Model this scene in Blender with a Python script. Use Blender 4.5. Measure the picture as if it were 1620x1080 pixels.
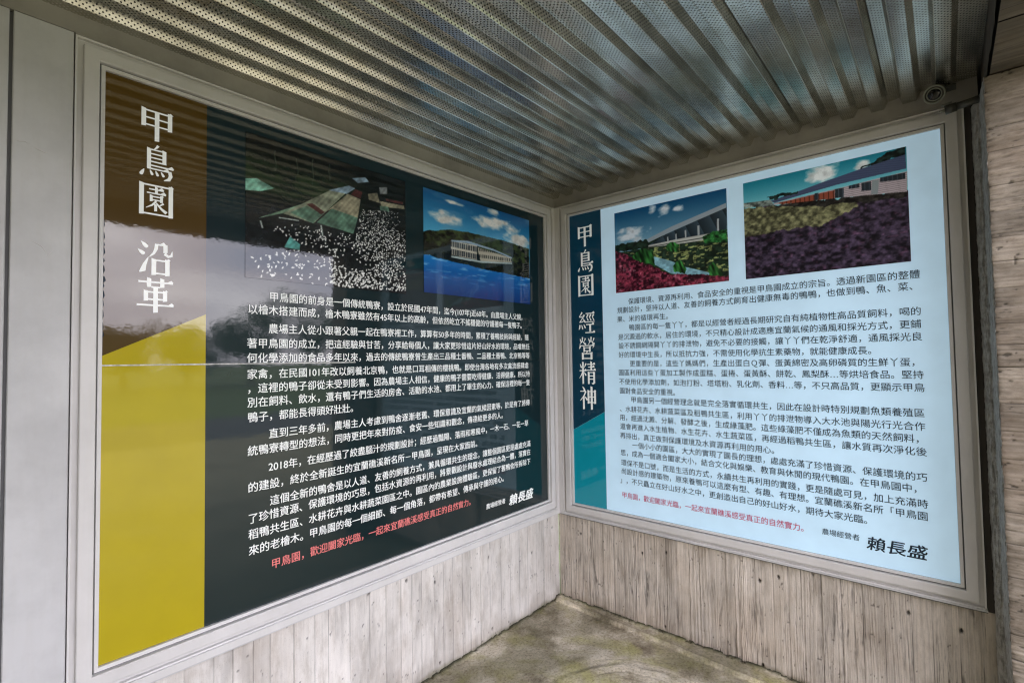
import bpy, math, random
import numpy as np
from mathutils import Matrix, Vector

for o in list(bpy.data.objects):
    bpy.data.objects.remove(o)
scene = bpy.context.scene
col = scene.collection

# ------------------------------------------------------------------ camera
cam_d = bpy.data.cameras.new('camera')
cam = bpy.data.objects.new('camera', cam_d)
col.objects.link(cam)
cam_d.sensor_width = 36
cam_d.lens = 790.7 / 1620 * 36
cam_d.clip_start = 0.02
cam_d.clip_end = 2000
fw = Vector((0.7553, 0.65448, 0.03435)); rt = Vector((0.65519, -0.75531, -0.01555)); up = Vector((-0.01577, -0.03425, 0.99929))
cam.matrix_world = Matrix(((rt.x, up.x, -fw.x, -2.6025), (rt.y, up.y, -fw.y, -1.8852), (rt.z, up.z, -fw.z, 1.5), (0, 0, 0, 1)))
scene.camera = cam

# ------------------------------------------------------------------ sky, sun, exposure
SUN_EL, SUN_AZ = math.radians(52), math.radians(35)      # azimuth from +Y towards +X: behind the building
world = bpy.data.worlds.new('World')
scene.world = world
world.use_nodes = True
nt = world.node_tree
nt.nodes.clear()
wo = nt.nodes.new('ShaderNodeOutputWorld')
bg = nt.nodes.new('ShaderNodeBackground'); bg.inputs['Strength'].default_value = 0.1
sky = nt.nodes.new('ShaderNodeTexSky'); sky.sky_type = 'NISHITA'; sky.sun_disc = False
sky.sun_elevation = SUN_EL; sky.sun_rotation = SUN_AZ
tc = nt.nodes.new('ShaderNodeTexCoord')
mp = nt.nodes.new('ShaderNodeMapping'); mp.inputs['Scale'].default_value = (1, 1, 3.2)
nz = nt.nodes.new('ShaderNodeTexNoise'); nz.inputs['Scale'].default_value = 2.3; nz.inputs['Detail'].default_value = 6; nz.inputs['Roughness'].default_value = .5
rp = nt.nodes.new('ShaderNodeValToRGB')
rp.color_ramp.elements[0].position = .32; rp.color_ramp.elements[0].color = (13, 15, 20.5, 1)
rp.color_ramp.elements[1].position = .68; rp.color_ramp.elements[1].color = (40, 38.5, 40, 1)
e = rp.color_ramp.elements.new(.5); e.color = (24, 22.6, 25.5, 1)
mx = nt.nodes.new('ShaderNodeMix'); mx.data_type = 'RGBA'; mx.inputs['Factor'].default_value = .86
nt.links.new(tc.outputs['Generated'], mp.inputs['Vector']); nt.links.new(mp.outputs['Vector'], nz.inputs['Vector'])
nt.links.new(nz.outputs['Fac'], rp.inputs['Fac'])
nt.links.new(sky.outputs['Color'], mx.inputs['A']); nt.links.new(rp.outputs['Color'], mx.inputs['B'])
nt.links.new(mx.outputs['Result'], bg.inputs['Color']); nt.links.new(bg.outputs['Background'], wo.inputs['Surface'])
sd = bpy.data.lights.new('sun', 'SUN'); sd.energy = 1.5; sd.angle = math.radians(12); sd.color = (1, .95, .87)
sun = bpy.data.objects.new('sun', sd); col.objects.link(sun)
sv = Vector((math.sin(SUN_AZ) * math.cos(SUN_EL), math.cos(SUN_AZ) * math.cos(SUN_EL), math.sin(SUN_EL)))
sun.rotation_euler = sv.to_track_quat('Z', 'Y').to_euler()
scene.view_settings.view_transform = 'Standard'
scene.view_settings.look = 'None'
scene.view_settings.gamma = 1
scene.view_settings.use_curve_mapping = False
scene.view_settings.exposure = 1.25
scene.cycles.pixel_filter_type = 'BLACKMAN_HARRIS'
scene.cycles.filter_width = 1.2
scene.cycles.max_bounces = 8
scene.cycles.diffuse_bounces = 5
scene.cycles.transparent_max_bounces = 12

rnd = random.Random(7)

# ------------------------------------------------------------------ helpers
def tag(o, label=None, cat=None, group=None, kind=None):
    if label: o['label'] = label
    if cat: o['category'] = cat
    if group: o['group'] = group
    if kind: o['kind'] = kind
    return o

def empty(name, loc=(0, 0, 0)):
    o = bpy.data.objects.new(name, None)
    o.empty_display_size = .05
    o.location = loc
    col.objects.link(o)
    return o

def link(name, me, parent=None):
    o = bpy.data.objects.new(name, me)
    col.objects.link(o)
    if parent is not None:
        o.parent = parent
        p = parent
        loc = Vector((0, 0, 0))
        while p is not None:
            loc += p.location
            p = p.parent
        o.location = -loc          # mesh data are in world metres
    return o

def mesh(name, verts, faces, mat, parent=None, smooth=False):
    me = bpy.data.meshes.new(name)
    me.from_pydata([tuple(v) for v in verts], [], faces)
    me.materials.append(mat)
    if smooth:
        me.polygons.foreach_set('use_smooth', [True] * len(me.polygons))
    me.update()
    return link(name, me, parent)

class MB:
    def __init__(s): s.v = []; s.f = []
    def add(s, vs, fs):
        b = len(s.v); s.v += [tuple(x) for x in vs]; s.f += [tuple(i + b for i in f) for f in fs]
        return s
    def box(s, x0, x1, y0, y1, z0, z1):
        vs = [(x, y, z) for x in (x0, x1) for y in (y0, y1) for z in (z0, z1)]
        return s.add(vs, [(0, 1, 3, 2), (4, 6, 7, 5), (0, 4, 5, 1), (2, 3, 7, 6), (0, 2, 6, 4), (1, 5, 7, 3)])
    def tube(s, p, q, r0, r1=None, n=16, caps=True):
        r1 = r0 if r1 is None else r1
        p, q = Vector(p), Vector(q)
        d = (q - p).normalized()
        a = d.orthogonal().normalized(); b = d.cross(a)
        vs = []
        for c, r in ((p, r0), (q, r1)):
            for i in range(n):
                t = 2 * math.pi * i / n
                vs.append(c + a * (r * math.cos(t)) + b * (r * math.sin(t)))
        fs = [(i, (i + 1) % n, n + (i + 1) % n, n + i) for i in range(n)]
        if caps: fs += [tuple(reversed(range(n))), tuple(range(n, 2 * n))]
        return s.add(vs, fs)
    def ring(s, c, d, R, r, n=32, m=8):
        c, d = Vector(c), Vector(d).normalized()
        a = d.orthogonal().normalized(); b = d.cross(a)
        vs = []
        for i in range(n):
            t = 2 * math.pi * i / n; e_ = a * math.cos(t) + b * math.sin(t)
            for j in range(m):
                u = 2 * math.pi * j / m
                vs.append(c + e_ * (R + r * math.cos(u)) + d * (r * math.sin(u)))
        fs = [(i * m + j, ((i + 1) % n) * m + j, ((i + 1) % n) * m + (j + 1) % m, i * m + (j + 1) % m) for i in range(n) for j in range(m)]
        return s.add(vs, fs)
    def build(s, name, mat, parent=None, smooth=False): return mesh(name, s.v, s.f, mat, parent, smooth)

def wb(w, u0, u1, v0, v1, h0, h1):
    """box limits on a wall: u along, v up, h out of the wall"""
    return (u0, u1, -h1, -h0, v0, v1) if w == 'L' else (-h1, -h0, -u1, -u0, v0, v1)
def W(w, u, v, h=0): return (u, -h, v) if w == 'L' else (-h, -u, v)

# value noise in numpy
def _hash(ix, iy, seed):
    n = (ix.astype(np.int64) * 374761393 + iy.astype(np.int64) * 668265263 + seed * 974634777) & 0x7fffffff
    n = ((n ^ (n >> 13)) * 1274126177) & 0x7fffffff
    return ((n ^ (n >> 16)) & 0xffff) / 65535.0
def vnoise(x, y, seed=0):
    x, y = np.broadcast_arrays(np.asarray(x, float), np.asarray(y, float))
    ix, iy = np.floor(x), np.floor(y); fx, fy = x - ix, y - iy
    fx = fx * fx * (3 - 2 * fx); fy = fy * fy * (3 - 2 * fy)
    a, b = _hash(ix, iy, seed), _hash(ix + 1, iy, seed); c, d = _hash(ix, iy + 1, seed), _hash(ix + 1, iy + 1, seed)
    return (a * (1 - fx) + b * fx) * (1 - fy) + (c * (1 - fx) + d * fx) * fy
def fbm(x, y, seed=0, oct=4):
    s = 0; a = .5; t = 0
    for k in range(oct):
        s = s + a * vnoise(x * 2 ** k, y * 2 ** k, seed + k); t += a; a *= .5
    return s / t

def grid_mesh(name, P, mat, parent=None, smooth=True, colour=None):
    """P: array (n, m, 3) of points"""
    n, m = P.shape[:2]
    me = bpy.data.meshes.new(name)
    me.vertices.add(n * m); me.vertices.foreach_set('co', P.reshape(-1).astype(np.float32))
    i = np.arange(n * m).reshape(n, m)
    q = np.stack([i[:-1, :-1], i[1:, :-1], i[1:, 1:], i[:-1, 1:]], -1).reshape(-1, 4)
    me.loops.add(q.size); me.loops.foreach_set('vertex_index', q.reshape(-1).astype(np.int32))
    me.polygons.add(len(q)); me.polygons.foreach_set('loop_start', (np.arange(len(q)) * 4).astype(np.int32))
    me.polygons.foreach_set('use_smooth', np.full(len(q), smooth))
    if colour is not None:
        ca = me.color_attributes.new('print', 'FLOAT_COLOR', 'POINT')
        c4 = np.ones((n * m, 4), np.float32); c4[:, :3] = colour.reshape(-1, 3)
        ca.data.foreach_set('color', c4.reshape(-1))
    me.materials.append(mat)
    me.update(calc_edges=True); me.validate()
    return link(name, me, parent)

# ------------------------------------------------------------------ materials
def newmat(name):
    m = bpy.data.materials.new(name); m.use_nodes = True
    n = m.node_tree; b = n.nodes['Principled BSDF']
    return m, n, b
def noise(n, scale, detail=4, rough=.6, vec=None, mapscale=None):
    t = n.nodes.new('ShaderNodeTexNoise'); t.inputs['Scale'].default_value = scale
    t.inputs['Detail'].default_value = detail; t.inputs['Roughness'].default_value = rough
    c = n.nodes.new('ShaderNodeTexCoord')
    if mapscale:
        p = n.nodes.new('ShaderNodeMapping'); p.inputs['Scale'].default_value = mapscale
        n.links.new(c.outputs['Object'], p.inputs['Vector']); n.links.new(p.outputs['Vector'], t.inputs['Vector'])
    else:
        n.links.new(c.outputs['Object'], t.inputs['Vector'])
    return t
def ramp(n, src, stops):
    r = n.nodes.new('ShaderNodeValToRGB'); cr = r.color_ramp
    cr.elements[0].position, cr.elements[0].color = stops[0][0], (*stops[0][1], 1)
    cr.elements[1].position, cr.elements[1].color = stops[-1][0], (*stops[-1][1], 1)
    for p, c in stops[1:-1]:
        e_ = cr.elements.new(p); e_.color = (*c, 1)
    n.links.new(src, r.inputs['Fac']); return r
def mixc(n, a, b, fac, mode='MIX'):
    m = n.nodes.new('ShaderNodeMix'); m.data_type = 'RGBA'; m.blend_type = mode
    for k, v in (('A', a), ('B', b), ('Factor', fac)):
        if isinstance(v, (int, float)): m.inputs[k].default_value = v
        elif isinstance(v, tuple): m.inputs[k].default_value = (*v, 1)
        else: n.links.new(v, m.inputs[k])
    return m.outputs['Result']
def bump(n, b, src, strength, dist=.001, prev=None):
    k = n.nodes.new('ShaderNodeBump'); k.inputs['Strength'].default_value = strength; k.inputs['Distance'].default_value = dist
    n.links.new(src, k.inputs['Height'])
    if prev is not None: n.links.new(prev, k.inputs['Normal'])
    n.links.new(k.outputs['Normal'], b.inputs['Normal'])
    return k.outputs['Normal']

def metal_mat(name, c, rough=.38, dirt=.25):
    m, n, b = newmat(name)
    t = noise(n, 3.5, 6, .65); r = ramp(n, t.outputs['Fac'], [(.35, tuple(x * (1 - dirt) for x in c)), (.6, c)])
    t2 = noise(n, 60, 3, .6, mapscale=(1, 1, .12)); r2 = ramp(n, t2.outputs['Fac'], [(.3, (.97, .965, .955)), (.55, (1, 1, 1))])
    n.links.new(mixc(n, r.outputs['Color'], r2.outputs['Color'], .7, 'MULTIPLY'), b.inputs['Base Color'])
    b.inputs['Roughness'].default_value = rough; b.inputs['Metallic'].default_value = .0
    t3 = noise(n, 900, 2, .5); bump(n, b, t3.outputs['Fac'], .08, .0006)
    return m
M_frame = metal_mat('painted_aluminium', (.70, .685, .665), .35, .10)
M_groove = metal_mat('frame_shadow_gasket', (.16, .16, .16), .6, .2)
M_clad = metal_mat('painted_cladding', (.60, .60, .60), .42, .18)
M_fascia = metal_mat('painted_fascia', (.36, .34, .30), .45, .3)

def concrete_mat(name, light, dark, stretch, brown=(.30, .22, .15)):
    m, n, b = newmat(name)
    t1 = noise(n, 6, 8, .65, mapscale=stretch); c1 = ramp(n, t1.outputs['Fac'], [(.28, dark), (.45, tuple((a + b_) / 2 for a, b_ in zip(dark, light))), (.60, light)])
    t2 = noise(n, 28, 6, .7, mapscale=stretch); c2 = ramp(n, t2.outputs['Fac'], [(.3, (.72, .69, .65)), (.52, (1, 1, 1))])
    t3 = noise(n, 3, 5, .6); c3 = ramp(n, t3.outputs['Fac'], [(.5, (0, 0, 0)), (.72, (1, 1, 1))])
    t4 = noise(n, 260, 3, .7); c4 = ramp(n, t4.outputs['Fac'], [(.3, (.7, .68, .66)), (.42, (1, 1, 1))])
    x = mixc(n, c1.outputs['Color'], c2.outputs['Color'], .8, 'MULTIPLY')
    x = mixc(n, x, c4.outputs['Color'], .7, 'MULTIPLY')
    f = n.nodes.new('ShaderNodeMath'); f.operation = 'MULTIPLY'; f.inputs[1].default_value = .35
    n.links.new(c3.outputs['Color'], f.inputs[0])
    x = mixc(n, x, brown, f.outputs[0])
    # grime and painted-in relief shading, stored on the mesh
    at = n.nodes.new('ShaderNodeAttribute'); at.attribute_name = 'print'
    x = mixc(n, x, at.outputs['Color'], 1.0, 'MULTIPLY')
    n.links.new(x, b.inputs['Base Color'])
    b.inputs['Roughness'].default_value = .9
    bump(n, b, t4.outputs['Fac'], .5, .0012)
    return m
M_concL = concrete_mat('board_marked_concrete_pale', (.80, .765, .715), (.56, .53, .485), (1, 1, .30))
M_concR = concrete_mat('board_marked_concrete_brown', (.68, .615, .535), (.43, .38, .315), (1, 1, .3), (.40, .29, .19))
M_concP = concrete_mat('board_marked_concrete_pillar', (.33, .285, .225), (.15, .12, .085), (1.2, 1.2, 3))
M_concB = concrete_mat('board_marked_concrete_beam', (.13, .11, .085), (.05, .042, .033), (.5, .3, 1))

m, n, b = newmat('rough_mortar'); M_mortar = m
t = noise(n, 30, 8, .7); r = ramp(n, t.outputs['Fac'], [(.35, (.20, .195, .175)), (.6, (.42, .41, .38))])
n.links.new(r.outputs['Color'], b.inputs['Base Color']); b.inputs['Roughness'].default_value = .95
bump(n, b, t.outputs['Fac'], 1, .006)

m, n, b = newmat('dark_insulation'); M_dark = m
t = noise(n, 80, 3); r = ramp(n, t.outputs['Fac'], [(.3, (.008, .008, .008)), (.7, (.03, .03, .028))])
n.links.new(r.outputs['Color'], b.inputs['Base Color']); b.inputs['Roughness'].default_value = .95

# perforated sheet: u = metres along the rib, v = metres of unrolled sheet
m, n, b = newmat('perforated_steel'); M_perf = m
uvn = n.nodes.new('ShaderNodeUVMap'); uvn.uv_map = 'sheet'
sep = n.nodes.new('ShaderNodeSeparateXYZ'); n.links.new(uvn.outputs['UV'], sep.inputs[0])
def mth(op, a, b_=None, c_=None):
    k = n.nodes.new('ShaderNodeMath'); k.operation = op
    for i, v in enumerate((a, b_, c_)):
        if v is None: continue
        if isinstance(v, (int, float)): k.inputs[i].default_value = v
        else: n.links.new(v, k.inputs[i])
    return k.outputs[0]
PU, PV = .0150, .0072
row = mth('FLOOR', mth('DIVIDE', sep.outputs['Y'], PV))
fv = mth('SUBTRACT', mth('FRACT', mth('DIVIDE', sep.outputs['Y'], PV)), .5)
sh = mth('MULTIPLY', mth('MODULO', row, 2.0), .5)
fu = mth('SUBTRACT', mth('FRACT', mth('ADD', mth('DIVIDE', sep.outputs['X'], PU), sh)), .5)
du = mth('MULTIPLY', fu, PU); dv = mth('MULTIPLY', fv, PV)
dist = mth('SQRT', mth('ADD', mth('MULTIPLY', du, du), mth('MULTIPLY', dv, dv)))
hole = mth('LESS_THAN', dist, .0024)
t = noise(n, 5, 6, .65); r = ramp(n, t.outputs['Fac'], [(.35, (.50, .495, .45)), (.62, (.78, .77, .70))])
t2 = noise(n, 22, 5, .7, mapscale=(.25, 1, 1)); r2 = ramp(n, t2.outputs['Fac'], [(.35, (.8, .76, .68)), (.55, (1, 1, 1))])
n.links.new(mixc(n, r.outputs['Color'], r2.outputs['Color'], .7, 'MULTIPLY'), b.inputs['Base Color'])
b.inputs['Metallic'].default_value = .88; b.inputs['Roughness'].default_value = .25
tr = n.nodes.new('ShaderNodeBsdfTransparent'); ms = n.nodes.new('ShaderNodeMixShader')
n.links.new(hole, ms.inputs[0]); n.links.new(b.outputs[0], ms.inputs[1]); n.links.new(tr.outputs[0], ms.inputs[2])
n.links.new(ms.outputs[0], n.nodes['Material Output'].inputs['Surface'])

def s2l(c): return tuple(((x / 255) / 12.92 if x / 255 <= .04045 else ((x / 255 + .055) / 1.055) ** 2.4) for x in c)
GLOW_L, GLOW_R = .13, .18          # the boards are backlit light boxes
def print_mat(name, c=None, gloss=1.0, bumpy=.42, glow=GLOW_L):
    m, n, b = newmat(name)
    if c is None:
        at = n.nodes.new('ShaderNodeAttribute'); at.attribute_name = 'print'
        src = at.outputs['Color']
        tt = noise(n, 700, 2, .5); rr = ramp(n, tt.outputs['Fac'], [(.3, (.8, .8, .8)), (.7, (1, 1, 1))])
        n.links.new(mixc(n, src, rr.outputs['Color'], 1.0, 'MULTIPLY'), b.inputs['Base Color'])
    else:
        tt = noise(n, 9, 4, .5); rr = ramp(n, tt.outputs['Fac'], [(.3, tuple(x * .93 for x in c)), (.7, c)])
        n.links.new(rr.outputs['Color'], b.inputs['Base Color'])
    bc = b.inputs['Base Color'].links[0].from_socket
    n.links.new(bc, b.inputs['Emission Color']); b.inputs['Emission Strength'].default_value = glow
    b.inputs['Roughness'].default_value = .45
    b.inputs['Specular IOR Level'].default_value = .12
    b.inputs['Coat Weight'].default_value = gloss; b.inputs['Coat Roughness'].default_value = .025; b.inputs['Coat IOR'].default_value = 1.60
    t = noise(n, 55, 3, .55); k = n.nodes.new('ShaderNodeBump'); k.inputs['Strength'].default_value = bumpy; k.inputs['Distance'].default_value = .00022
    n.links.new(t.outputs['Fac'], k.inputs['Height']); n.links.new(k.outputs['Normal'], b.inputs['Normal']); n.links.new(k.outputs['Normal'], b.inputs['Coat Normal'])
    return m
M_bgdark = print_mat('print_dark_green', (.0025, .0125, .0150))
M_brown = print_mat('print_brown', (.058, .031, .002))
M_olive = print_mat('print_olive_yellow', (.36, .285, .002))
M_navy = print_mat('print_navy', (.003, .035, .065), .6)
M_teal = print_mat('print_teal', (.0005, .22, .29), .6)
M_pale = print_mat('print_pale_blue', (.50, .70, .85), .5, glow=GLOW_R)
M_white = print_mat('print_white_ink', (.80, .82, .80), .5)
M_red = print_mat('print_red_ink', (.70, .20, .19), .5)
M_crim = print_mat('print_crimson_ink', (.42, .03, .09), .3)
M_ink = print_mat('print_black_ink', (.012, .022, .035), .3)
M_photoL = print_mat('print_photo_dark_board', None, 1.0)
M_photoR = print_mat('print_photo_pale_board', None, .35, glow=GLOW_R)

# ------------------------------------------------------------------ ground, far surroundings
def ground_mat(name, a, b_, sc):
    m, n, b = newmat(name)
    t = noise(n, sc, 8, .7); r = ramp(n, t.outputs['Fac'], [(.35, a), (.65, b_)])
    n.links.new(r.outputs['Color'], b.inputs['Base Color']); b.inputs['Roughness'].default_value = .95
    bump(n, b, t.outputs['Fac'], .6, .02)
    return m
M_lawn = ground_mat('lawn_grass', (.03, .06, .010), (.085, .12, .025), .8)
M_pave = ground_mat('concrete_paving', (.14, .13, .075), (.21, .195, .12), 2)
M_road = ground_mat('asphalt', (.045, .045, .047), (.075, .074, .072), 4)

g = MB().add([(-600, -600, -.06), (600, -600, -.06), (600, 600, -.06), (-600, 600, -.06)], [(0, 1, 2, 3)]).build('lawn_ground', M_lawn)
tag(g, kind='structure')
p = MB()
p.box(-9, -1.6, -9, 0, -.3, 0); p.box(-1.6, 14, -9, -1.4, -.3, 0)
tag(p.build('pavement', M_pave), kind='structure')
tag(MB().box(-80, 80, -13.6, -9.2, -.3, -.04).build('road', M_road), kind='structure')

tag(MB().box(-4.4, -4.1, -4.2, 0, -.1, 2.95).build('added_shade_wall_left', M_pave), kind='structure')  # unseen wall, added to shade the right end of the corner
# floor slab by the corner: worn mossy concrete with trowelled arcs and a mortar fillet
m, n, b = newmat('mossy_concrete_floor'); M_floor = m
t1 = noise(n, 3.2, 8, .7); c1 = ramp(n, t1.outputs['Fac'], [(.32, (.17, .135, .085)), (.42, (.38, .33, .235)), (.52, (.60, .535, .42)), (.66, (.70, .64, .53))])
t2 = noise(n, 4.5, 6, .6); t2.inputs['Distortion'].default_value = .6
c2 = ramp(n, t2.outputs['Fac'], [(.46, (0, 0, 0)), (.66, (.8, .8, .8))])
x = mixc(n, c1.outputs['Color'], (.40, .375, .15), c2.outputs['Color'])
t3 = noise(n, 75, 7, .8); c3 = ramp(n, t3.outputs['Fac'], [(.36, (.42, .38, .31)), (.5, (.95, .95, .95)), (.62, (1.12, 1.12, 1.12))])
x = mixc(n, x, c3.outputs['Color'], .85, 'MULTIPLY')
at = n.nodes.new('ShaderNodeAttribute'); at.attribute_name = 'print'
x = mixc(n, x, at.outputs['Color'], 1.0, 'MULTIPLY')
n.links.new(x, b.inputs['Base Color']); b.inputs['Roughness'].default_value = .85
bump(n, b, t3.outputs['Fac'], .6, .002)
xs = np.linspace(-1.6, .004, 330); ys = np.linspace(-1.4, .004, 290)
X, Y = np.meshgrid(xs, ys, indexing='ij')
edge = np.clip(np.minimum(X + 1.6, Y + 1.4) / .15, 0, 1)
Zf = (fbm(X * 5, Y * 5, 3) - .5) * .012 + (fbm(X * 30, Y * 30, 9) - .5) * .0025
R_ = np.hypot(X + .75 + .03 * (fbm(X * 4, Y * 4, 5) - .5), Y + .90)
ang = np.arctan2(Y + .9, X + .75)
rs = R_ + .02 * (fbm(ang * 3, R_ * 2, 21) - .5)
Zf += .012 * np.clip((.49 - rs) / .06, 0, 1)
rs = rs + .035 * (fbm(ang * 2.2, R_ * 0 + 3, 24) - .5)
groove = (np.exp(-((rs - .425) / .016) ** 2) + .5 * np.exp(-((rs - .36) / .007) ** 2)) * np.clip(fbm(ang * 4, R_ * 6, 23) * 4 - 1.2, 0, 1)
Zf -= .006 * groove
strk = fbm(rs * 160, ang * 3, 31)
Zf += np.where(rs < .5, (strk - .5) * .003, 0)
fillx = -.058 - .055 * (-Y) + .012 * (fbm(Y * 9, Y * 0, 41) - .5)            # broken mortar ridge beside the right wall
fil = np.clip((X - fillx) / .012, 0, 1)
Zf += fil * .013 + np.exp(-((X - fillx - .01) / .009) ** 2) * .006
near = np.minimum(-X, -Y)
wn = fbm(X * 60, Y * 60, 55)
mossw = np.clip(1 - near / (.012 + .05 * wn ** 2), 0, 1) * (wn > .42)
Zf += mossw * .010
Zf *= edge
Cf = np.ones((*X.shape, 3))
Cf *= (1 - .75 * mossw[..., None] * np.array([.9, .85, 1.]))
ridge = np.exp(-((X - fillx) / .010) ** 2)
Cf *= (1 + .5 * (ridge * np.clip(fbm(X * 22, Y * 22, 141) * 4 - 1.3, 0, 1))[..., None])
darkr = np.clip(groove, 0, 1) * (.4 + .6 * fbm(X * 9, Y * 9, 77))
Cf *= (1 - .6 * darkr[..., None])
Cf *= (1 + (.18 + .7 * (strk - .5)) * np.clip((.50 - rs) / .05, 0, 1) * np.clip(fbm(X * 7, Y * 7, 99) * 3 - .7, 0, 1))[..., None]
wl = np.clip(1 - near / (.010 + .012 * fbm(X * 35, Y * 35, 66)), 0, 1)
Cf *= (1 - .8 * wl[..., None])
blot = np.clip((fbm(X * 3.1 + 4, Y * 3.1, 93) - .50) * 6, 0, 1) * np.clip((rs - .47) / .05, 0, 1)
Cf *= (1 - .5 * blot[..., None] * np.array([.9, .9, 1.]))
fl = grid_mesh('floor', np.stack([X, Y, Zf], -1), M_floor, None, True, Cf)
tag(fl, kind='structure')

# ------------------------------------------------------------------ board-marked concrete walls
def boards(total, lo, hi, seed):
    r = random.Random(seed); e_ = [0.0]
    while e_[-1] < total - hi * 1.3: e_.append(e_[-1] + r.uniform(lo, hi))
    e_.append(total); return e_
def relief(S, T, edges, seed, grain, step, density):
    """height (m) of board-marked concrete; S across the boards, T along them"""
    idx = np.clip(np.searchsorted(edges, S, side='right') - 1, 0, len(edges) - 2)
    rr = np.random.RandomState(seed); off = (rr.rand(len(edges)) - .5) * step; gam = .4 + rr.rand(len(edges)) * 1.1
    ed = np.array(edges)
    dist = np.minimum(np.abs(S - ed[idx]), np.abs(S - ed[idx + 1]))
    warp = .018 * (fbm(T * 2.2 + idx * 7, S * 5, seed + 1) - .5) + .006 * (fbm(T * 9 + idx * 3, S * 20, seed + 2) - .5)
    s2 = S + warp
    g1 = vnoise(s2 * density, T * 1.3 + idx * 5, seed + 3)
    g2 = vnoise(s2 * density * 2.3, T * 2.1 + idx, seed + 4)
    g_ = (g1 ** 1.5) * .65 + g2 * .35
    h = off[idx] + grain * gam[idx] * (g_ - .5)
    h -= .0016 * np.exp(-(dist / .0016) ** 2)
    return h, idx, dist, g_
def veins(S, T, idx, seed, amount):
    """thin dark cracks and grain lines left by the rough-sawn formwork, running along T"""
    wx = S + .010 * (fbm(T * 3, S * 7, seed) - .5) + .004 * (fbm(T * 22, S * 40, seed + 1) - .5)
    a = vnoise(wx * 95, T * 2.4 + idx * 3, seed + 2); b_ = vnoise(wx * 210, T * 5 + idx, seed + 3)
    la = np.exp(-((a - .5) / .045) ** 2) * np.clip(fbm(S * 9, T * 5, seed + 5) * 5 - 2.3, 0, 1)
    lb = np.exp(-((b_ - .5) / .09) ** 2) * np.clip(fbm(S * 13 + 9, T * 7, seed + 6) * 5 - 2.4, 0, 1)
    r = np.clip((la + .7 * lb) * (.5 + vnoise(S * 200, T * 60, seed + 7)) * amount, 0, 1)
    return r, r
def concrete_strips(parent, w, u0, u1, v0, v1, edges, seed, grain, step, density, mat, pocks, du, dv, h0=0.0, dirt_foot=True, lines=1.0, jt=.5):
    cav = []
    for k in range(len(edges) - 1):
        a, c = edges[k], edges[k + 1]
        nn = max(6, int((c - a) / du)); S = np.linspace(a, c, nn)
        Sx = S.copy(); Sx[-1] -= 1e-6
        T = np.linspace(v0, v1, int((v1 - v0) / dv))
        SS, TT = np.meshgrid(Sx, T, indexing='ij')
        h, idx, dist, g_ = relief(SS, TT, edges, seed, grain, step, density)
        h[0, :] = h0 - .0022; h[-1, :] = h0 - .0022
        colr = np.ones((*SS.shape, 3)) * (.90 + .13 * random.Random(seed * 50 + k).random())
        colr *= (1 - jt * np.exp(-(dist / .0014) ** 2) * np.clip(fbm(TT * 7, SS * 3, seed + 8) * 3 - .8, 0, 1))[..., None]
        sm = np.clip(fbm(SS * 11, TT * 3.2, seed + 44) * 4 - 1.9, 0, 1) * np.clip(fbm(SS * 70, TT * 12, seed + 45) * 2.2 - .5, 0, 1)
        colr *= (1 - .26 * sm)[..., None]
        ln, vein = veins(SS, TT, idx, seed + 30, lines)
        h -= .0022 * ln; colr *= (1 - .68 * ln)[..., None]
        colr *= (.80 + .34 * np.clip(g_, 0, .6) / .6)[..., None] if w == 'R' else (.93 + .14 * g_)[..., None]  # grain hollows coloured darker, painting in the relief shading
        for (pu, pv) in pocks:
            d_ = np.hypot((SS - (pu - u0)) / 1.0, (TT - pv) / 1.25) + .003 * (fbm(SS * 300, TT * 300, 3) - .5)
            pit = np.clip((.0075 - d_) / .003, 0, 1)
            h -= .010 * pit; colr *= (1 - .85 * pit)[..., None]
        # fine blow holes
        bh = vnoise(SS * 150, TT * 150, seed + 11) * vnoise(SS * 41, TT * 41, seed + 12)
        pit = np.clip((bh - .70) / .05, 0, 1); h -= .0025 * pit; colr *= (1 - .6 * pit)[..., None]
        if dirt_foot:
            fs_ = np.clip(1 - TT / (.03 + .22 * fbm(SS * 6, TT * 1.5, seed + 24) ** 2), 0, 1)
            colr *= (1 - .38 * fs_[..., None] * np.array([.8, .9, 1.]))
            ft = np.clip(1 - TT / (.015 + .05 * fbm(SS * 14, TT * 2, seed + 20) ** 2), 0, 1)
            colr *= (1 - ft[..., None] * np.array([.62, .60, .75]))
        P = np.empty((*SS.shape, 3)); U = SS + u0; U = np.where(SS >= c - 2e-6, c + u0, U)
        if w == 'L': P[..., 0] = U; P[..., 1] = -(h + h0); P[..., 2] = TT
        else: P[..., 0] = -(h + h0); P[..., 1] = -U; P[..., 2] = TT
        grid_mesh('form_board_strip', P, mat, parent, True, colr)

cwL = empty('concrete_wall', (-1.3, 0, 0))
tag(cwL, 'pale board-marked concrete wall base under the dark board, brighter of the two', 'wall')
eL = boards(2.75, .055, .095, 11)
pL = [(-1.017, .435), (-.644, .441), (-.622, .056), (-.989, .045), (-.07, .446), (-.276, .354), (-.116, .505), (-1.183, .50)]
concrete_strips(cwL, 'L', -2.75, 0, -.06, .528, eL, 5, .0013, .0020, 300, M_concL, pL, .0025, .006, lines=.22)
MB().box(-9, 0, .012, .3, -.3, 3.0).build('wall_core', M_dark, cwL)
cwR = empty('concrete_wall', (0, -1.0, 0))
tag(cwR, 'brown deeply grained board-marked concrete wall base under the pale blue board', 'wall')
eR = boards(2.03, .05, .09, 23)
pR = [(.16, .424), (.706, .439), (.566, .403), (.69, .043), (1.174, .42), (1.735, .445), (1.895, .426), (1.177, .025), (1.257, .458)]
concrete_strips(cwR, 'R', 0, 2.03, -.06, .524, eR, 17, .0040, .0026, 300, M_concR, pR, .0020, .006, lines=.75, jt=.8)
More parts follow.
